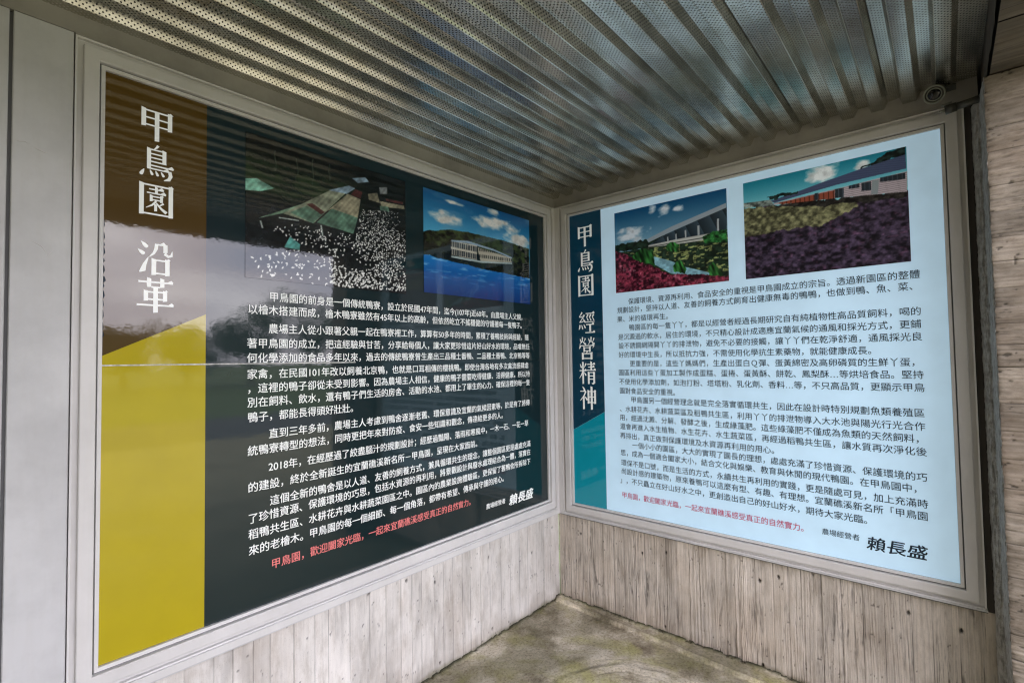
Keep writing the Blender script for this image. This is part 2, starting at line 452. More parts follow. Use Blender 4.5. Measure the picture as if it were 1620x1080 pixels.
MB().box(.012, .35, -2.2, .0, -.3, 2.95).build('wall_core', M_dark, cwR)

m, n, b = newmat('dark_moss'); M_moss = m
t = noise(n, 90, 3); r = ramp(n, t.outputs['Fac'], [(.35, (.03, .025, .015)), (.65, (.10, .085, .035))])
n.links.new(r.outputs['Color'], b.inputs['Base Color']); b.inputs['Roughness'].default_value = .95
rm = random.Random(3); mv, mf = [], []
def crumb(x_, y_, z_, r_):
    c_ = Vector((x_, y_, z_)); b0 = len(mv)
    ds = [Vector((rm.gauss(0, 1), rm.gauss(0, 1), rm.gauss(0, .7))).normalized() * r_ * rm.uniform(.6, 1.3) for _ in range(4)]
    for d_ in ds: mv.append(tuple(c_ + d_))
    mf.extend([(b0, b0 + 1, b0 + 2), (b0, b0 + 2, b0 + 3), (b0, b0 + 3, b0 + 1), (b0 + 1, b0 + 3, b0 + 2)])
for _ in range(5200):
    t_ = rm.uniform(0, 1.5); d_ = abs(rm.gauss(0, .008)); dens = float(fbm(np.float64(t_ * 9), np.float64(1.0), 12))
    if rm.random() > (dens - .38) * 4: continue
    crumb(-.003 - d_, -t_, .010 + rm.uniform(0, .010) * max(0, 1 - d_ / .012), rm.uniform(.0012, .0034))
for _ in range(3200):
    t_ = rm.uniform(0, 1.3); d_ = abs(rm.gauss(0, .004)); dens = float(fbm(np.float64(t_ * 8), np.float64(5.0), 17))
    if rm.random() > (dens - .42) * 4: continue
    crumb(-t_, -.003 - d_, .004 + rm.uniform(0, .006), rm.uniform(.001, .0026))
for _ in range(700):
    crumb(rm.uniform(-1.4, -.02), rm.uniform(-1.3, -.02), .004, rm.uniform(.0006, .0018))
tag(mesh('moss_and_grit', mv, mf, M_moss), kind='stuff', label='dark moss crumbs and grit along the foot of both concrete walls', cat='moss')

# ------------------------------------------------------------------ pillar, mortar edge and beam
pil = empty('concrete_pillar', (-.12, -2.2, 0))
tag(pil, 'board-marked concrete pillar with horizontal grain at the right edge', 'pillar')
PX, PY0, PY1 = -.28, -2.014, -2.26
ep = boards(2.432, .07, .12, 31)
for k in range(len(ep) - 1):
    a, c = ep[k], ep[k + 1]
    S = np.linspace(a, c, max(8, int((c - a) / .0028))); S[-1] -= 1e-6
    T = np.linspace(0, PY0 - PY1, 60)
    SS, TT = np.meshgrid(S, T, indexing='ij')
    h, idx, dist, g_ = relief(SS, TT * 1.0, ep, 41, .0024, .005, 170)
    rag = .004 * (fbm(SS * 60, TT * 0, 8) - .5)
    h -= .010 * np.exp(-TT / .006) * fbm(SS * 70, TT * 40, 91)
    colr = np.ones((*SS.shape, 3)) * (.80 + .24 * np.clip(g_ * 1.5 - .1, 0, 1))[..., None] * (.72 + .36 * random.Random(k).random())  # grain tone paints relief shading into the boards
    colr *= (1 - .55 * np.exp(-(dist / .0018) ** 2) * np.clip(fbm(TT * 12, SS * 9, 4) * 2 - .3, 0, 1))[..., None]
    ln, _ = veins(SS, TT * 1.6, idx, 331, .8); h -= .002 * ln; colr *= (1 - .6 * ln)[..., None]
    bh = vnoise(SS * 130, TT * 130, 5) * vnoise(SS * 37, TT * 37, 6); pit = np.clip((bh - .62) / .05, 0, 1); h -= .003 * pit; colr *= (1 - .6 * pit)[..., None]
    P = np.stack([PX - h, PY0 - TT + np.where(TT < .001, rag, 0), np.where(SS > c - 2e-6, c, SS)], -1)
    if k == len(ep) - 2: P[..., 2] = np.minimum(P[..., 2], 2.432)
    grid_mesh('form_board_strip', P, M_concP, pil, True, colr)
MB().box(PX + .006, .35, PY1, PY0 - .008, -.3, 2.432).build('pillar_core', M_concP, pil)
# ragged mortar between wall and pillar
zs = np.linspace(-.05, 2.432, 520)
prof = [(.0, -1.9905), (-.030, -1.9915), (-.052, -1.9950), (-.066, -2.0000), (-.074, -2.0052), (-.080, -2.0100), (-.095, -2.0112), (-.15, -2.0118), (-.21, -2.0122), (-.262, -2.0128), (-.2805, -2.0150)]
pr2 = []
for (x1, y1), (x2, y2) in zip(prof[:-1], prof[1:]):
    for k in range(4): pr2.append((x1 + (x2 - x1) * k / 4, y1 + (y2 - y1) * k / 4))
pr2.append(prof[-1]); pr2 = np.array(pr2)
ZZ, KK = np.meshgrid(zs, np.arange(len(pr2)), indexing='ij')
n1 = fbm(ZZ * 18, KK * .25, 3) - .5; n2 = fbm(ZZ * 90, KK * .6, 8) - .5
P = np.stack([pr2[KK, 0] - .016 * n1 - .006 * n2, pr2[KK, 1] + .004 * n1 + .0035 * n2, ZZ], -1)
P[:, -1, 0] = -.281
grid_mesh('mortar_edge', P, M_mortar, pil, True, np.ones((*ZZ.shape, 3)))

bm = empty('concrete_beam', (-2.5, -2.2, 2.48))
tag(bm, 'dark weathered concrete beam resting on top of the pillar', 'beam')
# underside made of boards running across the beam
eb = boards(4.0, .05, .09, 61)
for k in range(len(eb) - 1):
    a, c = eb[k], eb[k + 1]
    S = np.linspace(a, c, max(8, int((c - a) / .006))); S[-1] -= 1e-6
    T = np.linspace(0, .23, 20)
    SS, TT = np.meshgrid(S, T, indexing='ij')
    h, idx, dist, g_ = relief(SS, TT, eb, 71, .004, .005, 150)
    colr = np.ones((*SS.shape, 3)) * (.65 + .5 * g_)[..., None]  # relief shading put into the colour along the grain
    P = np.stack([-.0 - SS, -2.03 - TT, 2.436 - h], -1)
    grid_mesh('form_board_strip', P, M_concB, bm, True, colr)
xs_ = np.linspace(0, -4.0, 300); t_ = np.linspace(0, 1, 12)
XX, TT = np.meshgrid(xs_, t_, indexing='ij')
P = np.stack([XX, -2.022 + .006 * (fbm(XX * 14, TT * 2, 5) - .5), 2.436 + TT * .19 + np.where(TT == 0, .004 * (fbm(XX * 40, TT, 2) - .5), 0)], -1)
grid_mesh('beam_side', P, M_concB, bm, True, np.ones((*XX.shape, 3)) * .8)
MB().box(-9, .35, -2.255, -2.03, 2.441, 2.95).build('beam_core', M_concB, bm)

# ------------------------------------------------------------------ ceiling of perforated ribbed steel
ceil = empty('ceiling', (-2, -1, 2.54)); tag(ceil, kind='structure')
PITCH, ZU, ZL = .1045, 2.5480, 2.5170
web0 = -.062            # y of the first web that faces outwards
x0c, x1c = -5.2, -.0165
def rib_profile(yw):
    """one rib starting inside at the upper flute and ending past the outward web"""
    return [(yw + .062, ZU), (yw + .052, ZL + .002), (yw + .0495, ZL), (yw + .0095, ZL), (yw + .0070, ZL + .002), (yw - .0070, ZU), (yw - .0285, ZU - .0), (yw - .0425, ZU)]
k = -1; ribs = []
y = web0
pan = []
idx = 0
while y > -2.02 + .03:
    pan.append(y); idx += 1
    if len(pan) == (2 if not ribs else 3): ribs.append(pan); pan = []
    y -= PITCH
if pan: ribs.append(pan)
for pi, pn in enumerate(ribs):
    pts = []
    for yw in pn:
        pr_ = rib_profile(yw)
        if pts: pr_ = pr_[1:]
        if pts: pts[-1] = (yw + .062, ZU)
        pts += pr_
    # lap: last flute edge turns up slightly behind the neighbour, leaving a dark seam at the web
    last = pn[-1]
    pts = [q for q in pts if q[0] >= last - .0072]
    first = pn[0]
    if pi: pts = [(first + .0968, ZU - .0045)] + pts
    if pi == 0: pts[0] = (min(pts[0][0], -.015), ZU)
    if pi == len(ribs) - 1: pts.append((-2.019, ZU))
    wob = 0.0006 * math.sin(pi * 2.1)
    nseg = 14
    us = np.linspace(x0c, x1c, nseg)
    sl = [0.0]
    for i in range(1, len(pts)): sl.append(sl[-1] + math.hypot(pts[i][0] - pts[i - 1][0], pts[i][1] - pts[i - 1][1]))
    vs = []; fs = []; uvs = []
    for u in us:
        for (yy, zz), s_ in zip(pts, sl):
            vs.append((u, yy, zz + wob)); uvs.append((u + 10, s_ + .003 + pi * .0))
    L_ = len(pts)
    for i in range(nseg - 1):
        for j in range(L_ - 1):
            fs.append((i * L_ + j, (i + 1) * L_ + j, (i + 1) * L_ + j + 1, i * L_ + j + 1))
    me = bpy.data.meshes.new('ceiling_panel'); me.from_pydata(vs, [], fs); me.materials.append(M_perf)
    ul = me.uv_layers.new(name='sheet')
    for lp in me.loops: ul.data[lp.index].uv = uvs[lp.vertex_index]
    me.update()
    link('ceiling_panel', me, ceil)
MB().box(-9, .3, -2.03, .0, 2.575, 2.62).build('insulation', M_dark, ceil)
MB().add([(-1.14, -.166, 2.5165), (-1.128, -.170, 2.5170), (-1.131, -.158, 2.512), (-1.137, -.176, 2.514)], [(0, 1, 2), (0, 3, 1), (0, 2, 3)]).build('paint_flake', M_frame, ceil)
tag(MB().box(-9, 3, -2.28, .3, 2.951, 3.25).build('roof', M_concB), kind='structure')

# ------------------------------------------------------------------ notice boards
FP = [(.0005, .0), (.0005, .011), (.0105, .013), (.011, .006), (.0155, .006), (.0155, .021), (.0175, .023), (.050, .023), (.052, .021), (.052, .006), (.066, .006), (.066, .020), (.071, .0215), (.071, .0)]
def frame(w, u0, u1, v0, v1, parent, name='frame_bar'):
    """four mitred bars, profile (distance out from the print, height off the wall)"""
    cor = [(u0, v0, -1, -1), (u1, v0, 1, -1), (u1, v1, 1, 1), (u0, v1, -1, 1)]
    for k in range(4):
        a, c = cor[k], cor[(k + 1) % 4]
        vs = []
        for (cu, cv, su, sv_) in (a, c):
            for d, h in FP: vs.append(W(w, cu + su * d, cv + sv_ * d, h))
        N = len(FP)
        fs = [(j, j + 1, N + j + 1, N + j) for j in range(N - 1)]
        mesh(name, vs, fs, M_frame, parent)
        # dark rubber gasket lying in the outer and inner groove
        for d0, d1, hh in ((.0112, .0153, .0066), (.0535, .0645, .0064)):
            vs = []
            for (cu, cv, su, sv_) in (a, c):
                for d in (d0, d1): vs.append(W(w, cu + su * d, cv + sv_ * d, hh))
            if d0 < .02: mesh('gasket', vs, [(0, 1, 3, 2)], M_groove, parent)

def poly(w, pts, h, mat, name, parent):
    return mesh(name, [W(w, u, v, h) for u, v in pts], [tuple(range(len(pts)))], mat, parent)

def em(c): return .60 if c.isdigit() else .36 if c in '()' else 1.0
_cache = {}
def text(w, s, ua, ub, vc, size, mat, parent, name='text_line', offset=.0, h=.0022, trail=0, shear=0):
    """set a line so that the centres of its first and last (before `trail` marks) characters stand at ua and ub"""
    core = s[:len(s) - trail] if trail else s
    wid = sum(em(c) for c in core)
    span = wid - em(core[0]) / 2 - em(core[-1]) / 2
    sx = (ub - ua) / span if span > 0 else size
    cu = bpy.data.curves.new('t', 'FONT'); cu.body = s; cu.resolution_u = 3; cu.shear = shear
    o = bpy.data.objects.new('t', cu); col.objects.link(o)
    dg = bpy.context.evaluated_depsgraph_get()
    me = bpy.data.meshes.new_from_object(o.evaluated_get(dg))
    bpy.data.objects.remove(o); bpy.data.curves.remove(cu)
    co = np.empty(len(me.vertices) * 3); me.vertices.foreach_get('co', co); co = co.reshape(-1, 3)
    u = ua - em(core[0]) / 2 * sx + co[:, 0] * sx
    v = vc + (co[:, 1] - .37) * size
    out = np.stack([u, np.full_like(u, -h), v], -1) if w == 'L' else np.stack([np.full_like(u, -h), -u, v], -1)
    nv = len(out); polys = [tuple(p.vertices) for p in me.polygons]; bpy.data.meshes.remove(me)
    if offset <= 0: return mesh(name, out.tolist(), polys, mat, parent)
    vs, fs = [], []
    for i, (du_, dv_) in enumerate(((-1, -.5), (1, -.5), (0, .9))):
        o2 = out.copy(); d_ = offset * size
        if w == 'L': o2[:, 0] += du_ * d_; o2[:, 1] -= i * .00006
        else: o2[:, 1] -= du_ * d_; o2[:, 0] -= i * .00006
        o2[:, 2] += dv_ * d_
        fs += [tuple(k + len(vs) for k in p) for p in polys]; vs += o2.tolist()
    return mesh(name, vs, fs, mat, parent)

# Ming-style title characters drawn stroke by stroke on a 100 x 100 grid
def Hs(x1, x2, y, t=5.5, tri=True):
    r = [[(x1, y - t / 2), (x2, y - t / 2), (x2, y + t / 2), (x1, y + t / 2)]]
    if tri: r.append([(x2 - 15, y + t / 2), (x2 + 2, y + t / 2 - .5), (x2 - 5, y + 9)])
    return r
def Vs(x, y1, y2, t=12.5): return [[(x - t / 2, y1 + 2), (x - t / 2, y2), (x + t / 2, y2 + 1.5), (x + t / 2, y1 - 1)]]
def Ps(*pts):
    L_, R2 = [], []
    for i, (x, y, w_) in enumerate(pts):
        a = pts[max(i - 1, 0)]; b_ = pts[min(i + 1, len(pts) - 1)]
        dx, dy = b_[0] - a[0], b_[1] - a[1]; l = math.hypot(dx, dy) or 1
        L_.append((x - dy / l * w_ / 2, y + dx / l * w_ / 2)); R2.append((x + dy / l * w_ / 2, y - dx / l * w_ / 2))
    out = []
    for i in range(len(L_) - 1): out.append([L_[i], L_[i + 1], R2[i + 1], R2[i]])
    return out
def Ds(x1, y1, x2, y2, w_=10): return Ps((x1, y1, 2), ((x1 + x2) / 2, (y1 + y2) / 2, w_ * .8), (x2, y2, w_), (x2 + (x2 - x1) * .12, y2 + (y2 - y1) * .18, w_ * .4))
def Bx(x1, x2, y1, y2, t=12, th=5): return Vs((x1 + t / 2), y1 + 1, y2 - 3, t) + Vs(x2 - t / 2, y1 + 1, y2 - 3, t) + Hs(x1 + t, x2 - t, y1 - 3, th, False) + Hs(x1 + t, x2 - t, y2 + 3, th, False) + [[(x2 - t, y1 - .5), (x2 + 3, y1 - .5), (x2 - 2, y1 + 5)]]
G = {}
G['甲'] = Vs(14, 96, 40) + Vs(86, 96, 40) + Hs(20, 80, 91, 5, False) + Hs(20, 80, 69, 4.5, False) + Hs(20, 80, 47, 4.5, False) + Vs(50, 92, 0) + [[(78, 94), (96, 93), (88, 100)]]
G['鳥'] = Ps((54, 103, 8), (50, 96, 6), (42, 88, 2)) + Vs(29, 90, 28, 11) + Vs(71, 90, 50, 11) + Hs(34, 66, 87, 4.5, False) + Hs(34, 66, 74, 4, False) + Hs(34, 66, 62, 4, False) + Hs(34, 77, 50, 4.5, False) + Hs(34, 97, 38, 4.5) + Hs(24, 84, 28, 4.5) + Ps((86, 30, 10), (89, 16, 11), (84, 4, 10), (70, -2, 2)) + Ds(16, 22, 8, 6) + Ds(32, 23, 38, 10, 8) + Ds(47, 23, 53, 10, 8) + Ds(62, 23, 69, 11, 8)
G['園'] = Vs(10, 97, 0) + Vs(90, 97, 0) + Hs(16, 84, 93, 5, False) + Hs(16, 84, 5, 5, False) + [[(82, 95), (99, 94), (92, 101)]] + Hs(30, 70, 81, 4) + Vs(50, 89, 69, 8) + Hs(24, 76, 69, 4) + Bx(32, 68, 62, 46, 8, 4) + Ps((50, 46, 6), (38, 32, 5), (22, 22, 2)) + Vs(48, 36, 14, 8) + Ps((70, 42, 6), (62, 36, 4), (56, 32, 2)) + Ps((50, 40, 4), (64, 24, 7), (78, 14, 10))
G['沿'] = Ds(10, 97, 25, 82, 12) + Ds(2, 72, 17, 60, 12) + Ps((6, 4, 3), (16, 12, 15), (20, 28, 10), (30, 52, 2)) + Ps((52, 94, 10), (50, 78, 10), (44, 64, 7), (32, 52, 2)) + Hs(54, 76, 92, 5) + Vs(76, 94, 68, 12) + Ps((74, 66, 10), (84, 58, 8), (93, 62, 8), (95, 76, 2)) + Bx(38, 88, 46, 0, 13, 5)
G['革'] = Hs(4, 98, 90) + Vs(32, 102, 74, 12) + Vs(68, 102, 74, 12) + Hs(38, 62, 75, 4.5, False) + Bx(18, 82, 63, 35, 12, 5) + Hs(0, 100, 20) + Vs(50, 74, -3, 13)
G['經'] = Ps((24, 100, 9), (14, 88, 5), (6, 80, 3)) + Ps((6, 79, 4), (20, 78, 5), (26, 84, 2)) + Ps((38, 88, 9), (22, 68, 5), (8, 54, 3)) + Ps((7, 54, 4), (24, 56, 5), (40, 61, 4)) + Ds(30, 71, 42, 54, 8) + Ps((10, 42, 8), (8, 28, 8), (3, 20, 3)) + Ds(20, 42, 26, 24, 8) + Ds(33, 44, 42, 28, 8) + Hs(46, 98, 93, 4.5) + sum([Ps((x_ + 8, 88, 9), (x_, 76, 6), (x_ + 2, 72, 4), (x_ + 9, 60, 7)) for x_ in (52, 69, 86)], []) + Hs(46, 98, 54, 4, False) + Hs(48, 95, 42, 4.5) + Vs(72, 42, 8, 11) + Hs(42, 100, 5, 4.5)
def _fire(o_): return Ds(o_ + 6, 94, o_ + 12, 80, 7) + Ps((o_ + 39, 95, 7), (o_ + 34, 84, 4), (o_ + 30, 80, 2)) + Ps((o_ + 22, 101, 8), (o_ + 20, 82, 6), (o_ + 3, 66, 2)) + Ps((o_ + 22, 82, 3), (o_ + 32, 72, 7), (o_ + 42, 67, 9))
G['營'] = _fire(2) + _fire(54) + Hs(8, 92, 61, 4.5) + Ps((10, 64, 8), (8, 54, 8), (3, 47, 3)) + Ps((92, 62, 7), (88, 54, 4), (84, 49, 2)) + Bx(28, 72, 54, 34, 10, 4) + Ps((52, 35, 8), (46, 27, 3)) + Bx(18, 82, 27, -1, 12, 5)
G['精'] = Vs(23, 101, -1, 10) + Hs(2, 44, 61, 4.5) + Ds(6, 92, 13, 76, 8) + Ps((42, 94, 8), (35, 82, 5), (31, 74, 2)) + Ps((22, 59, 6), (14, 42, 6), (1, 26, 2)) + Ds(30, 54, 40, 40, 8) + Hs(50, 96, 90, 4.5) + Hs(54, 92, 77, 4) + Hs(46, 100, 63, 4.5) + Vs(73, 102, 64, 10) + Vs(57, 55, -1, 11) + Vs(89, 55, 2, 11) + Ps((88, 4, 10), (80, 1, 6), (74, 4, 2)) + Hs(62, 84, 52, 4, False) + Hs(62, 84, 37, 4, False) + Hs(62, 84, 22, 4, False)
G['神'] = Ds(18, 102, 29, 88, 9) + Hs(4, 36, 80, 4.5) + Ps((38, 81, 8), (24, 56, 7), (2, 36, 2)) + Vs(24, 56, -3, 11) + Ds(32, 56, 44, 42, 9) + Vs(53, 85, 24, 11) + Vs(92, 85, 24, 11) + Hs(58, 87, 80, 4.5, False) + Hs(58, 87, 55, 4.5, False) + Hs(58, 87, 30, 4.5, False) + Vs(72, 102, -3, 12) + [[(86, 83), (100, 82), (93, 89)]]
def title(w, ch, uc, vc, sw, sh_, mat, parent):
    vs, fs = [], []
    for i, pl in enumerate(G[ch]):
        b0 = len(vs)
        for (x_, y_) in pl: vs.append(W(w, uc + (x_ - 50) / 100 * sw, vc + (y_ - 50) / 100 * sh_, .0022 + i * .00002))
        fs.append(tuple(range(b0, b0 + len(pl))))
    return mesh('title_character', vs, fs, mat, parent)

# ------------------------------------------------------------------ printed pictures
PIC1 = [
 ('roof2', [(-0.005, 0.674), (0.056, 0.695), (0.145, 0.654), (0.075, 0.612), (-0.005, 0.595)]),
 ('palegreen', [(0.061, 0.419), (0.381, 0.649), (0.477, 0.758), (0.189, 0.489)]),
 ('greygreen', [(0.189, 0.489), (0.477, 0.758), (0.571, 0.767), (0.364, 0.462)]),
 ('lowgreen', [(0.229, 0.507), (0.322, 0.582), (0.42, 0.547), (0.359, 0.461)]),
 ('red', [(0.32, 0.595), (0.356, 0.613), (0.431, 0.565), (0.408, 0.541)]),
 ('beige', [(0.442, 0.575), (0.577, 0.754), (0.664, 0.736), (0.644, 0.58), (0.476, 0.606)]),
 ('lowgreen', [(0.381, 0.473), (0.476, 0.606), (0.644, 0.58), (0.613, 0.442)]),
 ('blue', [(0.454, 0.743), (0.584, 0.823), (0.627, 0.815), (0.571, 0.752)]),
 ('red', [(0.627, 0.807), (0.677, 0.801), (0.664, 0.744), (0.596, 0.753)]),
 ('beige', [(0.716, 0.798), (0.782, 0.828), (0.802, 0.748), (0.722, 0.754)]),
 ('beige', [(0.802, 0.764), (0.986, 0.779), (0.993, 0.752), (0.815, 0.721)]),
 ('red', [(0.843, 0.8), (0.978, 0.81), (0.978, 0.788), (0.85, 0.781)]),
 ('lowgreen', [(0.801, 0.725), (0.863, 0.735), (0.873, 0.693), (0.804, 0.689)]),
 ('blue', [(0.608, 0.891), (0.697, 0.93), (0.723, 0.901), (0.646, 0.866)]),
 ('grey', [(0.798, 0.88), (0.857, 0.9), (0.857, 0.844), (0.805, 0.827)]),
 ('teal', [(0.229, 0.33), (0.285, 0.285), (0.282, 0.243), (0.197, 0.246)]),
 ('post', [(0.07, 0.404), (0.077, 0.406), (0.088, 0.357), (0.081, 0.356)]),
 ('post', [(0.403, 0.458), (0.412, 0.46), (0.422, 0.378), (0.414, 0.376)]),
 ('post', [(0.169, 0.456), (0.28, 0.464), (0.28, 0.456), (0.169, 0.448)]),
 ('DUCK1', [(0.67, 0.655), (1.0, 0.726), (0.995, 0.026), (0.464, 0.003), (0.453, 0.286), (0.619, 0.335)]),
 ('DUCK2', [(0.003, 0.142), (0.311, 0.256), (0.441, 0.227), (0.441, 0.0), (0.003, 0.017)]),
 ('DUCK3', [(0.122, 0.36), (0.209, 0.435), (0.419, 0.434), (0.619, 0.424), (0.619, 0.32), (0.343, 0.277)]),
]
PIC2 = [
 ('hill', [(-0.001, 0.582), (0.222, 0.657), (0.467, 0.681), (0.742, 0.676), (0.994, 0.656), (0.999, 0.302), (0.642, 0.314), (0.219, 0.337), (-0.003, 0.364)]),
 ('build', [(0.213, 0.544), (0.448, 0.559), (0.446, 0.403), (0.22, 0.407)]),
 ('wing', [(0.448, 0.539), (0.799, 0.502), (0.798, 0.455), (0.481, 0.396)]),
 ('roof', [(0.221, 0.555), (0.365, 0.583), (0.608, 0.559), (0.799, 0.512), (0.799, 0.498), (0.608, 0.539), (0.364, 0.56), (0.221, 0.537)]),
 ('shore', [(0.22, 0.398), (0.481, 0.4), (0.798, 0.449), (0.798, 0.435), (0.481, 0.381), (0.22, 0.38)]),
 ('CLOUD', [(0.047, 0.809), (0.317, 0.714)]),
 ('CLOUD', [(0.41, 0.897), (0.843, 0.788)]),
 ('CLOUD', [(0.541, 0.982), (0.688, 0.929)]),
 ('CLOUD', [(0.179, 0.947), (0.336, 0.929)]),
 ('CLOUD', [(0.743, 0.781), (0.988, 0.676)]),
]
PIC3 = [
 ('tree', [(-0.002, 0.6), (0.133, 0.607), (0.323, 0.6), (0.468, 0.647), (0.483, 0.506), (0.33, 0.493), (-0.003, 0.514)]),
 ('under', [(0.33, 0.527), (0.485, 0.62), (0.998, 0.794), (0.995, 0.52), (0.654, 0.513), (0.33, 0.504)]),
 ('roof', [(0.314, 0.602), (0.539, 0.698), (0.995, 0.841), (0.995, 0.79), (0.538, 0.641), (0.331, 0.562)]),
 ('column', [(0.921, 0.687), (0.936, 0.688), (0.934, 0.545), (0.919, 0.542)]),
 ('column', [(0.763, 0.652), (0.779, 0.653), (0.779, 0.506), (0.763, 0.506)]),
 ('column', [(0.656, 0.628), (0.669, 0.629), (0.67, 0.509), (0.657, 0.508)]),
 ('column', [(0.575, 0.605), (0.585, 0.607), (0.586, 0.506), (0.576, 0.503)]),
 ('column', [(0.502, 0.586), (0.512, 0.588), (0.514, 0.499), (0.503, 0.497)]),
 ('deck', [(0.33, 0.527), (0.654, 0.546), (0.996, 0.545), (0.995, 0.478), (0.653, 0.48), (0.33, 0.502)]),
 ('pond', [(0.131, 0.499), (0.482, 0.488), (1.009, 0.474), (1.005, 0.055), (0.528, 0.156), (0.111, 0.467)]),
 ('water', [(0.364, 0.392), (0.531, 0.302), (0.647, 0.214), (0.854, 0.112), (0.838, 0.072), (0.528, 0.156), (0.372, 0.298)]),
 ('bush', [(0.8, 0.512), (0.864, 0.556), (0.996, 0.557), (0.995, 0.414), (0.814, 0.455)]),
 ('grass', [(0.169, 0.431), (0.265, 0.506), (0.366, 0.462), (0.389, 0.272), (0.206, 0.376)]),
 ('grass', [(0.482, 0.494), (0.552, 0.525), (0.603, 0.479), (0.601, 0.401), (0.499, 0.422)]),
 ('grass', [(0.547, 0.243), (0.608, 0.31), (0.663, 0.177), (0.646, 0.136), (0.554, 0.174)]),
 ('grass', [(0.84, 0.168), (0.88, 0.225), (0.953, 0.085), (0.944, 0.033), (0.853, 0.058)]),
 ('flowers', [(-0.001, 0.533), (0.111, 0.467), (0.225, 0.361), (0.371, 0.263), (0.528, 0.151), (0.711, 0.125), (0.838, 0.082), (1.006, 0.055), (1.005, -0.006), (0.003, -0.008)]),
 ('CLOUD', [(0.34, 0.994), (0.402, 0.9)]),
 ('CLOUD', [(0.43, 0.957), (0.533, 0.847)]),
 ('CLOUD', [(0.578, 0.919), (0.653, 0.866)]),
 ('CLOUD', [(-0.002, 0.772), (0.305, 0.627)]),
]
PIC4 = [
 ('hill', [(0.752, 0.897), (0.796, 0.909), (0.861, 0.965), (0.914, 0.988), (0.995, 1.0), (0.993, 0.924), (0.752, 0.88)]),
 ('field', [(-0.004, 0.737), (0.217, 0.71), (0.723, 0.583), (0.733, 0.545), (0.513, 0.439), (0.001, 0.445)]),
 ('hedge', [(0.204, 0.718), (0.623, 0.667), (0.995, 0.615), (0.994, 0.556), (0.517, 0.615), (0.216, 0.701)]),
 ('far', [(-0.003, 0.794), (0.191, 0.773), (0.217, 0.71), (-0.004, 0.743)]),
 ('wall', [(0.21, 0.732), (0.614, 0.753), (1.0, 0.784), (0.995, 0.607), (0.623, 0.663), (0.217, 0.714)]),
 ('brick', [(0.244, 0.726), (0.6, 0.744), (0.598, 0.667), (0.269, 0.705)]),
 ('roof', [(0.191, 0.761), (0.399, 0.807), (0.51, 0.836), (0.752, 0.889), (0.994, 0.932), (0.995, 0.808), (0.615, 0.789), (0.217, 0.734)]),
 ('dark', [(0.478, 0.749), (0.502, 0.749), (0.5, 0.682), (0.476, 0.683)]),
 ('dark', [(0.602, 0.751), (0.654, 0.749), (0.652, 0.659), (0.6, 0.668)]),
 ('dark', [(0.682, 0.758), (0.743, 0.76), (0.743, 0.721), (0.682, 0.726)]),
 ('dark', [(0.754, 0.757), (0.808, 0.757), (0.807, 0.679), (0.753, 0.686)]),
 ('dark', [(0.857, 0.773), (0.99, 0.776), (0.988, 0.72), (0.856, 0.734)]),
 ('door', [(0.814, 0.76), (0.851, 0.76), (0.843, 0.633), (0.805, 0.639)]),
 ('tree', [(0.165, 0.805), (0.245, 0.81), (0.374, 0.815), (0.374, 0.79), (0.205, 0.769)]),
 ('CLOUD', [(0.447, 1.005), (0.617, 0.86)]),
 ('CLOUD', [(0.71, 0.967), (0.795, 0.864)]),
]

def inside(U, V, pts):
    r = np.zeros(U.shape, bool); n_ = len(pts)
    for i in range(n_):
        x1, y1 = pts[i]; x2, y2 = pts[(i + 1) % n_]
        if y1 == y2: continue
        c_ = ((y1 > V) != (y2 > V)) & (U < (x2 - x1) * (V - y1) / (y2 - y1) + x1)
        r ^= c_
    return r
def paint(C_, M_, c, a=1.0):
    c = np.array(c, float)
    a_ = (M_ * a)[..., None] if not isinstance(a, np.ndarray) else (M_ * a)[..., None]
    C_[:] = C_ * (1 - a_) + c * a_
def clouds(C_, U, V, pts, c, seed):
    (a, b_), (c_, d) = pts
    cu, cv, ru, rv = (a + c_) / 2, (b_ + d) / 2, abs(c_ - a) / 2 + .01, abs(b_ - d) / 2 + .01
    q = ((U - cu) / ru) ** 2 + ((V - cv) / rv) ** 2
    al = np.clip((1.25 - q + 1.6 * (fbm(U * 14, V * 18, seed) - .5) * 1.6) * .9, 0, 1)
    paint(C_, al, c, 1.0); paint(C_, np.clip(al * (fbm(U * 22, V * 22, seed + 5) - .45) * 2, 0, 1), tuple(x * .72 for x in c))
def photo_mesh(w, name, u0, u1, v0, v1, fn, nu, nv, mat, parent):
    U, V = np.meshgrid(np.linspace(0, 1, nu), np.linspace(0, 1, nv), indexing='ij')
    acc = 0
    for ju, jv in ((-.25, -.25), (.25, -.25), (-.25, .25), (.25, .25)):
        acc = acc + fn(U + ju / nu, V + jv / nv)
    C_ = np.clip(acc / 4, 0, 255) / 255.0
    C_ = np.where(C_ <= .04045, C_ / 12.92, ((C_ + .055) / 1.055) ** 2.4)
    uu, vv = u0 + U * (u1 - u0), v0 + V * (v1 - v0)
    P = np.stack([uu, np.full_like(uu, -.0022), vv], -1) if w == 'L' else np.stack([np.full_like(uu, -.0022), -uu, vv], -1)
    return grid_mesh(name, P, mat, parent, False, C_)
rs_d = np.random.RandomState(4)
def pip(x, y, pts):
    r = False
    for i in range(len(pts)):
        x1, y1 = pts[i]; x2, y2 = pts[(i + 1) % len(pts)]
        if (y1 > y) != (y2 > y) and x < (x2 - x1) * (y - y1) / (y2 - y1) + x1: r = not r
    return r
DUCKS = []
